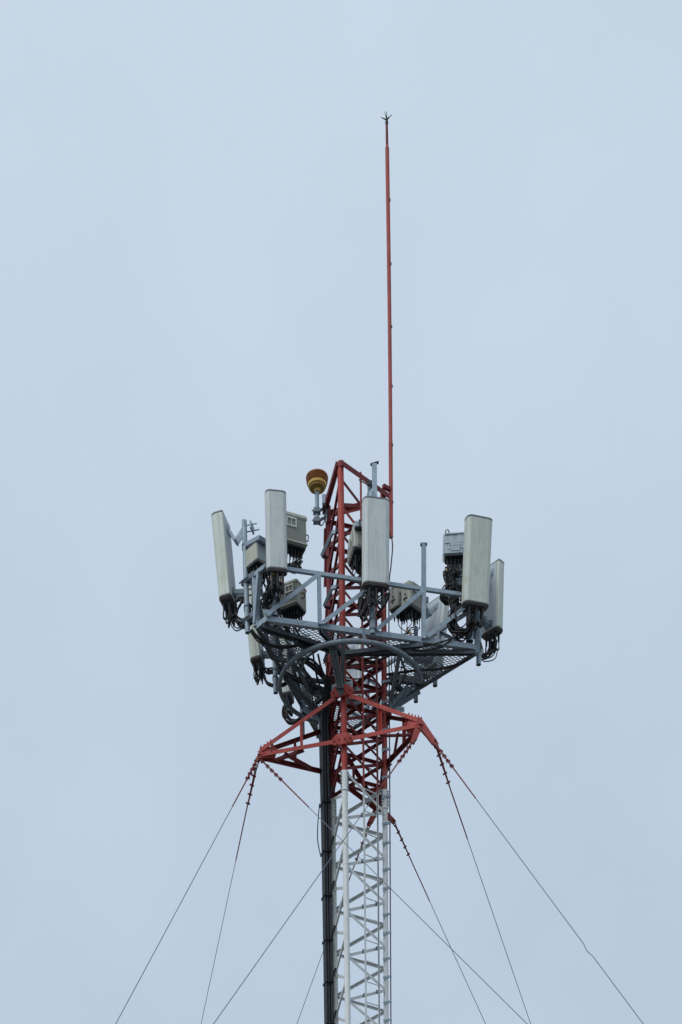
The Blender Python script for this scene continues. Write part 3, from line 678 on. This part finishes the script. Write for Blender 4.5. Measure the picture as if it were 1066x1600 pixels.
# ------------------------------------------------------------------ remote radio units
GR = 'remote radio units on the platform'
RRU = {}
def rru(key, bot, Y, az, w_, d_, h, label, kind='louvre', handle=1, win=-.13):
    B = at(*bot, Y)
    root = thing('radio_unit', label, 'radio unit', B, GR, R(az))
    shell = RRUM if kind == 'cast' else RRUB
    m_ = MB(); m_.rprism(0, 0, .0, h, w_, d_, [.02, .02, .02, .02], .008); hs = m_.build('housing', shell, root, world=False)
    if kind == 'louvre':
        m_ = MB()                                          # finned front in columns
        nf = int(w_*.94/.016); 
        for i in range(nf):
            x = (i-(nf-1)/2)*.016; m_.box((x, -d_/2-.010, h*.46), (.006, .024, h*.80))
        m_.box((0, -d_/2-.002, h*.46), (w_*.96, .008, h*.82)); m_.build('louvre_front', RRUG, root, world=False)
        m_ = MB(); m_.rprism(0, -.008, h*.875, h+.012, w_+.012, d_+.05, [.03]*4, .014); m_.build('top_cover', RRUB, root, world=False)
        m_ = MB(); cx, cz, fw_, fh_ = w_*win, h*.70, w_*.36, h*.27; y = -d_/2-.026
        for dx in (-1, 0, 1): m_.box((cx+dx*fw_/2, y, cz), (.009 if dx == 0 else .016, .010, fh_))
        for dz_ in (-1, 1): m_.box((cx, y-.001, cz+dz_*fh_/2), (fw_+.016, .010, .016))
        m_.build('window_frame', FRAMEW, root, world=False)
        m_ = MB()
        for dx in (-1, 0, 1): m_.box((cx+dx*fw_/2, -d_/2-.0235, h*.33), (.005, .006, h*.44))
        m_.box((0, -d_/2-.024, h*.045), (w_*.99, .03, .018)); m_.build('trim_strip', RRUB, root, world=False)
    elif kind == 'cast':
        m_ = MB(); rnd = random.Random(len(key)*7+ord(key[0]))
        for q in range(6):
            ww, hh = rnd.uniform(.08, .19), rnd.uniform(.06, .13); x, z_ = rnd.uniform(-w_/2+ww/2+.01, w_/2-ww/2-.01), rnd.uniform(h*.08+hh/2, h*.94-hh/2)
            m_.rprism(x, -d_/2-.001*(q % 4), z_-hh/2, z_+hh/2, ww, .010, [.003]*4, .003)
        for q in range(10): m_.bolt((rnd.uniform(-w_/2+.02, w_/2-.02), -d_/2, rnd.uniform(.03, h-.03)), (0, -1, 0), .006, .010)
        m_.box((0, -d_/2-.006, h*.965), (w_*.98, .016, .014)); m_.box((0, -d_/2-.004, h*.53), (w_*.94, .010, .008)); m_.build('cast_relief', RRUM, root, world=False)
        m_ = MB(); m_.box((-w_/2-.012, 0, h*.52), (.012, d_*.9, h*.98)); m_.build('side_fin', RRUM, root, world=False)
        m_ = MB(); m_.tube([(-w_/2+.02, -d_/2+.01, h), (-w_/2+.02, -d_/2+.01, h+.045), (-w_/2+.05, -d_/2+.01, h+.055), (-w_/2+.08, -d_/2+.01, h)], .008, 8); m_.build('lifting_eye', DARKM, root, world=False)
    elif kind == 'end':                                     # narrow end towards the viewer
        for sx in (-1, 1):
            m_ = MB(); nf = int(d_*.9/.016)
            for i in range(nf): m_.box((sx*(w_/2+.008), (i-(nf-1)/2)*.016, h*.47), (.022, .006, h*.86))
            m_.box((sx*(w_/2+.002), 0, h*.47), (.006, d_*.9, h*.86)); m_.build('side_fins', RRUG, root, world=False)
        m_ = MB()
        for z_, r_ in ((.86, .008), (.70, .006), (.5, .012), (.22, .008)): m_.bolt((0, -d_/2, h*z_), (0, -1, 0), r_, .012, 8)
        m_.box((0, -d_/2-.003, h*.33), (w_*.45, .006, .022)); m_.build('end_screws', DARKM, root, world=False)
        m_ = MB(); y0 = -d_*.10; 
        for sx in (-1, 1):
            for q0, q1 in (((y0-.10, h*.62), (y0-.10, h*.93)), ((y0+.10, h*.62), (y0+.10, h*.93)), ((y0-.10, h*.62), (y0+.10, h*.62)), ((y0-.10, h*.93), (y0+.10, h*.93))):
                m_.bar((sx*(w_/2+.022), q0[0], q0[1]), (sx*(w_/2+.022), q1[0], q1[1]), .010, .012)
        m_.build('window_frame', FRAMEW, root, world=False)
    elif kind == 'hood':
        m_ = MB(); m_.rprism(0, -.0, h*.82, h+.05, w_*1.02, d_*1.0, [.03]*4, .012); m_.build('top_cover', RRUB, root, world=False)
        m_ = MB(); m_.rprism(0, -d_/2-.028, h*.86, h+.035, w_*.98, .07, [.012]*4, .006); hd = m_.build('fan_hood', RRUM, root, world=False)
        m_ = MB()
        for i in range(4):
            for j in range(3): m_.box(((i-1.2)*.045, -d_/2-.064, h*.895+j*.032), (.026, .006, .018))
        m_.build('vent_slots', BLACK, hd, world=False)
        m_ = MB(); m_.box((w_*.0, -d_/2-.026, h*.85), (w_*.9, .052, .02)); m_.build('hood_underside', DARKM, hd, world=False)
        m_ = MB()
        for x in (-.045, .055):
            for i in range(4): m_.box((x+(i-1.5)*.016, -d_/2-.006, h*.42), (.007, .014, h*.66))
        m_.build('louvre_front', RRUG, root, world=False)
        m_ = MB(); nf = int(d_*.9/.018)
        for i in range(nf): m_.box((-w_/2-.006, (i-(nf-1)/2)*.018, h*.42), (.016, .007, h*.72))
        m_.build('side_fins', RRUG, root, world=False)
        m_ = MB()
        for q0, q1 in (((-.13, h*.42), (-.13, h*.66)), ((.0, h*.42), (.0, h*.66)), ((-.13, h*.42), (.0, h*.42)), ((-.13, h*.66), (.0, h*.66))):
            m_.bar((-w_/2-.016, q0[0], q0[1]), (-w_/2-.016, q1[0], q1[1]), .010, .012)
        m_.build('window_frame', FRAMEW, root, world=False)
    elif kind == 'tilted':
        m_ = MB(); X_ = Matrix.Translation((0, -.02, h+.015)) @ Matrix.Rotation(R(10), 4, 'X'); m_.X = X_; m_.box((.02, -.02, .03), (w_*1.15, d_*1.25, .05), .006); m_.build('sun_shield', GALV, root, world=False)
        m_ = MB(); m_.box((0, -d_/2-.003, h*.5), (w_*.9, .008, h*.86)); m_.build('front_plate', PBACK, root, world=False)
    m_ = MB(); m_.rprism(0, 0, -.022, -.0005, w_*.94, d_*.90, [.015]*4, .004); m_.build('base_plate', DARKM, root, world=False)
    cons = []
    nx = max(3, int(w_/.055)); ny = 2 if d_ < .24 else 3
    m_ = None
    for i in range(nx):
        for j in range(ny):
            x = (i-(nx-1)/2)*w_*.82/nx; y = (j-(ny-1)/2)*d_*.75/ny
            c_ = MB(); l_ = random.uniform(.05, .085); c_.tube([(x, y, -.02), (x, y, -.045)], .014, 8); c_.tube([(x, y, -.045), (x, y, -.045-l_)], [.016, .010], 8)
            c_.build('connector', ORANGE if (i*3+j*5+len(key)) % 19 == 0 else BLACK, root, world=False); cons.append(Vector((x, y, -.10)))
    for s_ in ([handle] if handle else []):
        m_ = MB(); x = s_*(w_/2)
        m_.tube(spl([(x, -d_*.1, h*.38), (x+s_*.045, -d_*.1, h*.36), (x+s_*.05, -d_*.1, h*.46), (x+s_*.05, -d_*.1, h*.56), (x, -d_*.1, h*.58)], 5), .007, 8); m_.build('handle', DARKM, root, world=False)
    m_ = MB(); m_.box((0, d_/2+.03, h*.5), (w_*.5, .06, h*.7)); m_.box((0, d_/2+.075, h*.75), (.14, .03, .07)); m_.box((0, d_/2+.075, h*.25), (.14, .03, .07)); m_.build('mount_bracket', GALVD, root, world=False)
    M_ = Matrix.Translation(B) @ Matrix.Rotation(R(az), 4, 'Z')
    RRU[key] = dict(con=[M_ @ c for c in cons], B=B, root=root)
    return root
rru('a', (457, 857), -.93, 22, .37, .18, .335, 'beige louvred radio unit with small window frame, right beside the narrow front left panel')
rru('b', (457, 956), -.36, -28, .34, .26, .28, 'beige louvred radio unit standing low behind the left railing diagonal', win=.12)
rru('c', (407, 889), -.93, 42, .34, .26, .20, 'grey box radio under a tilted sun shield between two left pipes', 'tilted', 0)
rru('d', (562, 871), -.72, 11, .25, .42, .225, 'beige radio unit with a slotted fan hood, peeking out left of the central panel', 'hood', 0)
rru('e', (646, 956), .22, -45, .17, .36, .30, 'larger front unit of the twin beige radios behind the right railing', 'end', 0)
rru('f', (626, 958), .42, -45, .17, .34, .28, 'smaller unit of the twin beige radios, nearest the red tower leg', 'end', 0)
rru('g', (711, 872), -.33, -4, .315, .20, .24, 'light grey cast metal radio unit hanging left of the right corner panel', 'cast', 0)
rru('h', (716, 921), -.05, 5, .30, .20, .27, 'darker cast metal radio unit half hidden below the other metal radio', 'cast', 0)
rru('i', (424, 974), -.25, 62, .20, .16, .30, 'grey flat radio box behind the front left pipe above the mesh floor', 'cast', 0)

# ------------------------------------------------------------------ jumper cables
GC = 'black jumper cable bundles'
def bundle(label, starts, via, end, r=.011, spread=.035, drop=.12, ends=None, extra=None, loops=1., tags=0):
    c0 = sum((Vector(s) for s in starts), Vector())/len(starts)
    root = thing('cable_bundle', label, 'cable bundle', c0, GC)
    for i, s in enumerate(starts):
        j = lambda k_=1.: Vector((random.uniform(-1, 1), random.uniform(-1, 1), random.uniform(-1, 1)))*spread*k_
        off = j(1.15)
        P = [Vector(s)+Z*.03, Vector(s)-Z*drop*random.uniform(.7, 1.)]+[Vector(v)+off+j(.5) for v in via]+[(Vector(ends[i % len(ends)]) if ends else Vector(end)+off*.6)]
        m_ = MB(); m_.tube(spl(P, 8), r*random.uniform(.62, .95), 8); m_.build('cable', BLACK, root)
        if tags and i % 3 == 0:
            q = P[2]; t_ = MB(); t_.tube([q-Z*.03, q+Z*.03], r*1.35, 8); t_.build('cable_tag', TAPEP if i % 2 else TAPEY, root)
    return root
c_ = PAN['left']['con']; Y = -.86
bundle('black cable bundle drooping in a wide curve from the leaning left panel', c_+c_[:5], [at(363, 962, Y), at(368, 974, Y), at(379, 977, -.9)], at(398, 966, -.8), spread=.045, r=.011)
bundle('thin cable loops beside the left corner pipe below the leaning panel', c_[2:], [at(371, 962, Y), at(378, 946, -.88), at(386, 938, -.88)], at(398, 950, -.75), r=.010, spread=.03)
c_ = PAN['front_left']['con']
bundle('thick black cable bundle dropping from the narrow front left panel', c_+c_+c_, [at(430, 905, -1.36), at(425, 920, -1.3), at(420, 935, -1.22), at(418, 944, -1.1)], at(414, 948, -.9), r=.013, spread=.06, tags=1)
bundle('few black cables looping from the front left panel down to the mesh floor', c_[:4], [at(436, 917, -1.3), at(434, 938, -1.2), at(436, 960, -1.15)], at(452, 985, -.9), r=.011, spread=.03)
c_ = PAN['center']['con']
bundle('black cable loop hanging left below the central panel', c_[:3]+c_[:3], [at(571, 930, -1.0), at(563, 948, -.95), at(561, 961, -.95), at(567, 958, -.95), at(572, 940, -.95)], at(576, 925, -.9), r=.011, spread=.022)
bundle('black cable loop hanging right below the central panel', c_[2:], [at(604, 926, -1.0), at(602, 940, -.95), at(595, 952, -.9)], at(588, 962, -.82), r=.011, spread=.022)
bundle('black cables arching behind the central panel base', c_[1:4], [at(594, 924, -.95), at(590, 930, -.9)], at(584, 934, -.82), r=.010, spread=.025)
c_ = PAN['right']['con']
bundle('large coil of black cables hanging under the right corner panel', c_+c_+c_[:4], [at(738, 966, -.66), at(734, 982, -.62), at(723, 989, -.6), at(711, 982, -.6), at(706, 966, -.6)], at(712, 950, -.55), r=.012, spread=.05)
bundle('black cables running straight down behind the right corner panel base', c_, [at(742, 972, -.6), at(738, 985, -.5)], at(738, 998, -.45), r=.010, spread=.04)
c_ = PAN['right_back']['con']
bundle('dark cable loops under the panel at the far right edge', c_+c_, [at(772, 1004, .05), at(769, 1019, .02), at(759, 1026, -.05), at(750, 1023, -.1)], at(741, 1010, -.15), r=.010, spread=.04)
c_ = PAN['left_mid']['con']
bundle('dark cable bundle curving from the middle left panel towards the floor edge', c_+c_[:4], [at(411, 1046, .13), at(421, 1049, .1)], at(440, 1043, .1), r=.012, spread=.022)
bundle('black cable loop swinging below the middle left panel to the hoop pipe', c_, [at(410, 1052, .13), at(416, 1065, .1), at(427, 1071, .08), at(440, 1070, .1)], at(452, 1064, .2), r=.011, spread=.02)
c_ = PAN['left_back']['con']
bundle('black cable coil under the lowest left panel', c_+c_[:4], [at(446, 1104, 1.05), at(446, 1116, 1.0), at(455, 1126, 1.), at(466, 1126, .95)], at(476, 1112, .8), r=.014, spread=.03)
c_ = RRU['a']['con']
bundle('thin black cables curling left from the upper louvred radio', c_[1::2]+c_[::3], [at(468, 880, -.95), at(459, 888, -1.0)], at(446, 887, -1.05), r=.0095, spread=.035)
c_ = RRU['b']['con']
bundle('black cables under the low louvred radio', c_[::2], [at(455, 975, -.5)], at(470, 995, -.45), r=.010, spread=.05, tags=1)
c_ = RRU['c']['con']
bundle('black cables under the tilted sun shield radio', c_[::2], [at(404, 900, -.9), at(400, 915, -.85)], at(396, 960, -.8), r=.010, spread=.035, tags=1)
c_ = RRU['d']['con']
bundle('black cables below the hooded radio by the central panel', c_[::2], [at(560, 885, -.75), at(565, 897, -.75)], at(566, 925, -.75), r=.009, spread=.04)
c_ = RRU['e']['con']+RRU['f']['con'][::2]
bundle('thin black cables fanning down below the twin radios', c_[::2], [at(645, 982, .2)], at(650, 1000, .1), r=.008, spread=.10, tags=1, ends=[at(x, 994, .1) for x in (622, 626, 634, 645, 648, 652, 641)])
c_ = RRU['g']['con']
bundle('black cables hanging long from the cast metal radio', c_, [at(699, 892, -.35), at(703, 908, -.35), at(710, 917, -.35)], at(716, 935, -.3), r=.010, spread=.04)
bundle('straight black cables dropping from the cast metal radio to the railing', c_[::2]+c_[1::3], [at(706, 898, -.35), at(707, 915, -.35), at(706, 935, -.35)], at(710, 962, -.4), r=.010, spread=.05, tags=1)
c_ = RRU['h']['con']
bundle('tangle of black cables below the half hidden metal radio', c_+c_, [at(714, 938, -.1), at(700, 940, -.3), at(693, 930, -.35), at(698, 919, -.35), at(708, 918, -.35)], at(722, 930, -.3), r=.011, spread=.03)
c_ = [at(462+4*i, 1000+3*i, -.3) for i in range(6)]
bundle('tangle of thin cables under the left mesh floor inside the hoop pipe', c_, [at(468, 1030, -.15), at(474, 1058, .0)], at(488, 1098, .2), r=.010, spread=.14)
c_ = [at(612+5*i, 1030-2*i, -.1) for i in range(5)]
bundle('thin cables hanging under the right mesh floor beside the red leg', c_, [at(622, 1050, .1), at(616, 1078, .2)], at(606, 1096, .2), r=.008, spread=.11)
c_ = [at(530+4*i, 1020, .0) for i in range(4)]
bundle('dark cables crossing inside the red lattice above the star frame', c_, [at(545, 1040, .0), at(570, 1046, .05)], at(592, 1034, .1), r=.012, spread=.09)
def coil(label, px, py, Y, rx, rz_, n, r=.009):
    c0 = at(px, py, Y); root = thing('cable_coil', label, 'cable coil', c0, 'coiled black cables by the panels')
    for i in range(n):
        a0 = random.uniform(0, 6.28); ox, oy, oz = (random.uniform(-.022, .022) for _ in range(3)); kx, kz = rx*random.uniform(.86, 1.1), rz_*random.uniform(.86, 1.1); tw = random.uniform(-.25, .25)
        P = [c0+Vector((ox+kx*math.cos(a0+t), oy+tw*kx*math.sin(a0+t)+.03*t/6, oz+kz*math.sin(a0+t))) for t in np.linspace(0, 6.6, 34)]
        m_ = MB(); m_.tube(P, r*random.uniform(.75, 1.1), 7); m_.build('cable', BLACK, root)
    return root
coil('oval coil of black cable hanging left below the right corner panel', 725, 968, -.58, .17, .15, 7)
coil('small round coil of black cable at the railing below the metal radios', 706, 928, -.38, .115, .10, 4)
coil('small coil of black cable between the left panel base and its pipe', 377, 953, -.86, .12, .13, 5)
coil('narrow hanging loop of cable at the left below the central panel', 568, 946, -.95, .065, .17, 4)
# loose single runs slung under the floor
def single(label, pts, r, name='loose_cable', mt=BLACK):
    P = [at(*p) for p in pts]; m_ = MB(); m_.tube(spl(P, 10), r, 8)
    root = thing(name, label, 'cable', P[0], 'loose black cables under the mesh floor'); m_.build('cable', mt, root)
    t_ = MB(); q = P[len(P)//2]; t_.tube([q-Vector((.02, 0, 0)), q+Vector((.02, 0, 0))], r*1.5, 8); t_.build('cable_tie', DARKM, root)
single('thick black cable sagging under the left part of the mesh floor', [(393, 984, -.92), (404, 997, -.9), (420, 1007, -.8), (440, 1011, -.7), (468, 1008, -.6), (490, 1004, -.5)], .020)
single('thin black cable crossing below the left floor corner', [(391, 986, -.92), (402, 1001, -.9), (412, 1008, -.85), (425, 1030, -.5)], .011)
single('black cable running along the right face of the hoop pipe to the right corner', [(605, 1054, -.1), (630, 1050, -.2), (655, 1047, -.3), (690, 1045, -.2), (720, 1036, -.25), (738, 1026, -.3)], .017)
single('black cable sagging over the right part of the mesh floor', [(634, 1012, -.6), (660, 1017, -.6), (690, 1010, -.62), (708, 996, -.62), (722, 987, -.6)], .011)
single('second black cable crossing from the rail to the right cable coil', [(638, 1010, -.62), (665, 1009, -.65), (690, 1003, -.68), (712, 995, -.66)], .010)
single('thick black cable laid from the front left corner beam to the hoop pipe', [(443, 970, -1.1), (452, 990, -.95), (464, 1003, -.85), (480, 1012, -.75), (492, 1016, -.7)], .030)
single('black cable passing behind the tower legs above the star frame', [(520, 1026, -.2), (545, 1029, -.2), (580, 1028, -.2), (610, 1018, -.3), (650, 1003, -.4)], .013)
single('lower black cable passing behind the tower legs', [(528, 1042, .1), (550, 1040, .1), (590, 1032, .0), (625, 1016, -.1)], .015)
single('dark red cable looping down left of the tower', [(497, 1022, -.4), (501, 1040, -.3), (507, 1060, -.2), (508, 1085, -.1), (506, 1100, 0)], .016)
single('second dark cable looping down left of the tower', [(489, 1018, -.4), (492, 1040, -.3), (496, 1060, -.2), (503, 1083, -.1), (508, 1105, 0)], .014)

# ------------------------------------------------------------------ lightning rod
B = at(611, 838, .16); root = thing('lightning_rod', 'tall thin red lightning rod rising far above the tower with a spiked tip', 'lightning rod', B)
def rp(py): 
    t = (py-838)/(190-838); x = 611.3+(604.4-611.3)*t + 1.2*math.sin(math.pi*min(max(t, 0), 1))
    return at(x, py, .16)
m_ = MB(); m_.tube([rp(y) for y in (840, 760, 690)], .030, 14); m_.tube([rp(y) for y in (690, 600, 500, 400, 300, 232)], .0275, 14); m_.tube([rp(232), rp(227)], [.0275, .017], 14)
m_.build('pole', REDF, root)
m_ = MB(); m_.tube([rp(229), rp(192)], [.0185, .0165], 12); m_.build('upper_tube', REDD, root)
m_ = MB(); m_.tube([rp(193.5), rp(190.5)], .021, 12); m_.build('collar', DARKM, root)
m_ = MB(); t0 = rp(187.5); m_.tube([rp(192), t0], .008, 8); m_.lathe([(.001, -.022), (.014, -.016), (.019, 0), (.014, .016), (.001, .022)], t0, 12)
for px, py, dy in ((595.5, 183.3, .0), (601, 174.5, .10), (604.2, 173.8, -.05), (612.5, 179, .03), (607, 183, -.09)):
    q = at(px, py, .16+dy); m_.tube([t0, q], [.0085, .003], 6)
m_.build('spiked_finial', DARKM, root)
for y in (313, 413, 511, 604, 696, 785):
    m_ = MB(); q = rp(y)+Vector((.032, -.005, 0)); m_.box(q-Vector((.004, 0, 0)), (.017, .018, .024)); m_.build('clip', DARKM, root)
m_ = MB(); q = rp(766); m_.bar(q, lp('R', q.z)+Vector((.0, -.03, 0)), .05, .04); q2 = rp(835); m_.bar(q2, lp('R', q2.z), .045, .03); m_.build('standoff_bracket', REDD, root)
# down conductor with clips on the right leg
root = thing('down_conductor', 'thin dark lightning conductor clipped down the right tower leg', 'cable', at(612.5, 842, .12))
def dcx(z): return LEG['R']+Vector((.075, -.03, z))
m_ = MB(); m_.tube(spl([at(611.8, 838, .10), at(613.5, 855, .08), at(611, 885, .08), at(608, 915, .08), dcx(13.0)], 6)+[dcx(z) for z in (12.5, 12, 11, 10, 8, 4, .2)], .0095, 8); m_.build('conductor', mat('conductor_jacket', (.045, .025, .04), .5), root)
z = 12.75; i = 0
while z > 6.5:
    m_ = MB(); q = dcx(z); m_.bar(LEG['R']+Vector((-.045, -.05, z-.012)), q+Vector((.012, 0, .012)), .022, .03); m_.bolt(LEG['R']+Vector((-.03, -.055, z-.03)), (0, -1, 0), .016, .02, 8)
    m_.build('clip', GALV, root); z -= (.26 if i % 2 else .36); i += 1

# ------------------------------------------------------------------ obstruction light on its bracket
Yb = .26; Bp = at(495.5, 817, Yb)
root = thing('obstruction_light', 'amber ribbed obstruction light with yellow band on a short grey pole', 'warning light', Bp)
px = lambda y: Vector((Bp.x+.012, Bp.y, at(497, y, Yb).z))
zc = px(770).z
zc = px(764.5).z
m_ = MB(); m_.tube([Bp, Vector((Bp.x+.008, Bp.y, zc+.01))], .031, 14); m_.build('pole', GALV, root)
c = Vector((Bp.x+.012, Bp.y, zc))
def lath(nm, pr, mt, seg=36):                            # stacked rings, each band with its own crisp edges
    m_ = MB()
    for p, q in zip(pr, pr[1:]):
        o_ = len(m_.v)
        for r_, z_ in (p, q):
            for j in range(seg): t_ = 2*math.pi*j/seg; m_.v.append(c+Vector((r_*math.cos(t_), r_*math.sin(t_), z_)))
        for j in range(seg): m_.f.append([o_+j, o_+(j+1) % seg, o_+seg+(j+1) % seg, o_+seg+j]); m_.sm.append(True); m_.mi.append(0)
    return m_.build(nm, mt, root)
lath('neck', [(.030, -.035), (.046, -.032), (.050, -.012), (.050, .0)], YELLOW)
lath('base', [(.001, .0), (.106, .0), (.115, .006), (.117, .034)], BRONZE)
lath('yellow_band', [(.112, .030), (.132, .032), (.138, .060), (.134, .066), (.112, .067)], YELLOW)
pr = [(.110, .066), (.134, .0665)]
for i in range(5):
    r_ = .145+.003*i; z_ = .068+.0135*i; pr += [(r_, z_+.001), (r_+.008, z_+.004), (r_+.009, z_+.0085), (r_-.010, z_+.0095), (r_-.010, z_+.0135)]
pr += [(.158, .136), (.162, .139), (.160, .147), (.14, .151), (.001, .156)]
lath('ribbed_lens', pr, AMBER)
for i in range(5):  # dark rings added to paint shade into the grooves between the ribs
    z_ = .068+.0135*i+.0115; r_ = .145+.003*i-.006; lath('groove_shade', [(r_-.01, z_-.0022), (r_+.006, z_-.0022), (r_+.006, z_+.0022), (r_-.01, z_+.0022)], DARKM)
m_ = MB(); m_.tube(spl([c+Vector((-.016, 0, .150)), c+Vector((-.014, 0, .195)), c+Vector((0, 0, .215)), c+Vector((.014, 0, .195)), c+Vector((.016, 0, .150))], 5), .005, 6); m_.build('lifting_eye', GALVD, root)
ll = LEG['L']
for y in (800, 815):
    q = px(y); q.x = Bp.x; m_ = MB(); e_ = Vector((ll.x-.03, ll.y-.01, q.z+.11)); m_.bar(q, e_, .03, .03); m_.box(q, (.11, .085, .03)); m_.bolt(q+Vector((-.075, -.03, 0)), (1, 0, 0), .008, .15); m_.box(q+Vector((0, -.05, 0)), (.09, .02, .05))
    m_.box(e_, (.06, .06, .07)); m_.build('bracket_arm', GALVD, root)
m_ = MB(); q = at(508, 782, .25); m_.box(q, (.085, .08, .11), .008); jb = m_.build('junction_box', GALV, root)
m_ = MB(); m_.box(q-Z*.065, (.075, .07, .03)); m_.build('gland_plate', DARKM, jb)
m_ = MB(); m_.tube(spl([at(509, 790, .24), at(510, 800, .22), at(508, 812, .22), at(503, 821, .24), at(498, 819, .26)], 6), .007, 6); m_.build('supply_cable', BLACK, root)
m_ = MB(); m_.bar(at(511, 786, .3), at(509.5, 815, .3), .028, .02); m_.build('mount_strip', GALV, root)

# ------------------------------------------------------------------ feeder cables down the left face
root = thing('feeder_cable_run', 'thick run of black feeder cables strapped down the left of the tower', 'feeder cables', (-.43, .30, 12.0))
fd = Vector((-.976, -.216, 0)); gd = Vector((.216, -.976, 0))
base_p = LEG['L']+fd*.128+gd*.04
for i in range(3):
    for j in range(4):
        o_ = base_p+fd*((i-1)*.042)+gd*((j-1.5)*.050); w1 = random.uniform(-.006, .006)
        P = [o_+Vector((w1, 0, .2))]+[o_+Vector((random.uniform(-.004, .004), 0, z)) for z in (2, 4, 6, 7.4, 8.6, 9.6, 10.6, 11.6)]
        P += [o_+Vector((0, 0, 12.0)), o_*.93+Vector((.02, -.03*j, 12.28)), o_*.88+Vector((.03, -.05*j, 12.46))]
        if (i*4+j) % 5 == 0: P += [Vector((-.62, -.05-.09*i, 12.53)), Vector((-.95, -.35+.1*j, 12.56))]
        m_ = MB(); m_.tube(spl(P, 5), (.019, .016, .0175)[(i+j) % 3], 10); m_.build('feeder_cable', FEED, root)
for z in (10.9, 10.23, 9.62, 9.0, 8.4, 7.8, 7.2):
    c = base_p+Z*z; m_ = MB()
    m_.bar(c-fd*.07-gd*.10, c+fd*.07-gd*.10, .03, .008); m_.bar(c+gd*.10-fd*.07, c+gd*.10+fd*.072, .03, .010)
    for s_ in (-.05, .0, .05): m_.bolt(c+gd*.10+fd*s_, gd, .009, .02)
    for s_ in (-1, 1): m_.bar(c+fd*s_*.068-gd*.10, c+fd*s_*.068+gd*.10, .008, .03)
    m_.build('cable_clamp', DARKM, root)
    m_ = MB(); m_.angle(c-fd*.03+gd*.11, LEG['L']+(LEG['F']-LEG['L'])*.30+Z*(z+.16)+fd*.05, .036, .006); m_.build('clamp_arm', DARKM, root)
m_ = MB(); m_.tube(spl([base_p+fd*.09+Z*10.9, base_p+fd*.125+Z*10.6, base_p+fd*.13+Z*10.4, base_p+fd*.09+Z*10.2], 6), .008, 8); m_.build('slack_cable', BLACK, root)
# two frames that carry cables further up the left face
for (a, b, c2), lb in (((( 526, 831), (520, 832), (503, 869)), 'upper grey cable support frame leaning out left of the red tower legs'), (((527, 917), (519, 919), (507, 948)), 'lower grey cable support frame beside the red tower legs')):
    A, B_, C_ = at(*a, -.28), at(*b, -.20), at(*c2, -.12)
    rt_ = thing('cable_support_frame', lb, 'cable support', B_, 'cable support frames on the left face')
    m_ = MB(); m_.bar(A, B_, .04, .04); m_.build('top_arm', GALV, rt_)
    m_ = MB(); m_.angle(B_, C_, .05, .007, ref=(0, -1, 0)); m_.build('hanger', GALVD, rt_)
    m_ = MB(); m_.bar(C_, C_+Vector((.09, .03, .0)), .035, .02); m_.build('foot_arm', DARKM, rt_)
    m_ = MB(); m_.box(A+Vector((.015, 0, .01)), (.04, .05, .05)); m_.build('clamp', DARKM, rt_)
A, B_, C_ = at(515.5, 1010, -.55), at(514, 1013, -.5), at(506, 1035, -.3)
rt_ = thing('cable_support_frame', 'lowest dark cable support frame beside the grey ribbed conduit bundle', 'cable support', B_, 'cable support frames on the left face')
m_ = MB(); m_.angle(B_, C_, .045, .007, ref=(0, -1, 0)); m_.build('hanger', GALVD, rt_)
m_ = MB(); m_.bar(B_, B_+Vector((.10, .05, .0)), .035, .02); m_.build('top_arm', GALVD, rt_)
# grey conduit bundle under the hoop, in front of the front leg
P0 = [at(518, 1004, -1.0), at(520, 1014, -.98), at(524, 1035, -.86), at(529, 1060, -.72), at(531.5, 1076, -.66), at(533, 1086, -.62)]
root = thing('conduit_bundle', 'bundle of grey flexible conduits hanging from the hoop pipe to the red gusset', 'conduit', P0[0])
for i in range(5):
    o_ = Vector(((i-2)*.019, .022*(i % 2), 0)); m_ = MB(); q = spl([p+o_*(.45 if k_ in (0, 5) else 1.) for k_, p in enumerate(P0)], 14)
    m_.tube(q, [.015 if k_ % 2 else .0125 for k_ in range(len(q))], 8); m_.build('conduit', mat('conduit_grey', (.13, .16, .175), .5) if i == 0 else bpy.data.materials['conduit_grey'], root)
for t_ in (1, 4):
    m_ = MB(); m_.box(P0[t_], (.115, .06, .02)); m_.build('strap', DARKM, root)
# dark clamp assembly on a stub pipe beside the capped post
B = at(577.5, 782, -.62); root = thing('pipe_clamp_assembly', 'dark clamp assembly on a stub pipe left of the capped post', 'clamp', B)
m_ = MB(); t_ = at(578, 754, -.62); m_.tube([B-Z*.5, Vector((B.x, B.y, t_.z))], .026, 12); m_.build('stub_pipe', GALVD, root)
m_ = MB(); q = at(578.5, 757, -.62); m_.box(q, (.075, .08, .05)); m_.box(q+Vector((.055, -.02, -.13)), (.05, .07, .12), .01); m_.box(q+Vector((.0, -.02, -.16)), (.085, .08, .06)); m_.box(q+Vector((.07, 0, -.21)), (.04, .06, .05))
for s_ in (-1, 1): m_.bolt(q+Vector((-.05, .03*s_, .01)), (1, .1, .2), .006, .14)
m_.bolt(q+Vector((-.02, 0, .0)), (1, 0, .3), .006, .1); m_.build('clamp_block', DARKM, root)
m_ = MB(); m_.tube([q+Vector((0, .03, 0)), at(561, 749.5, -.5)], .008, 6); m_.build('tie_rod', RUST, root)
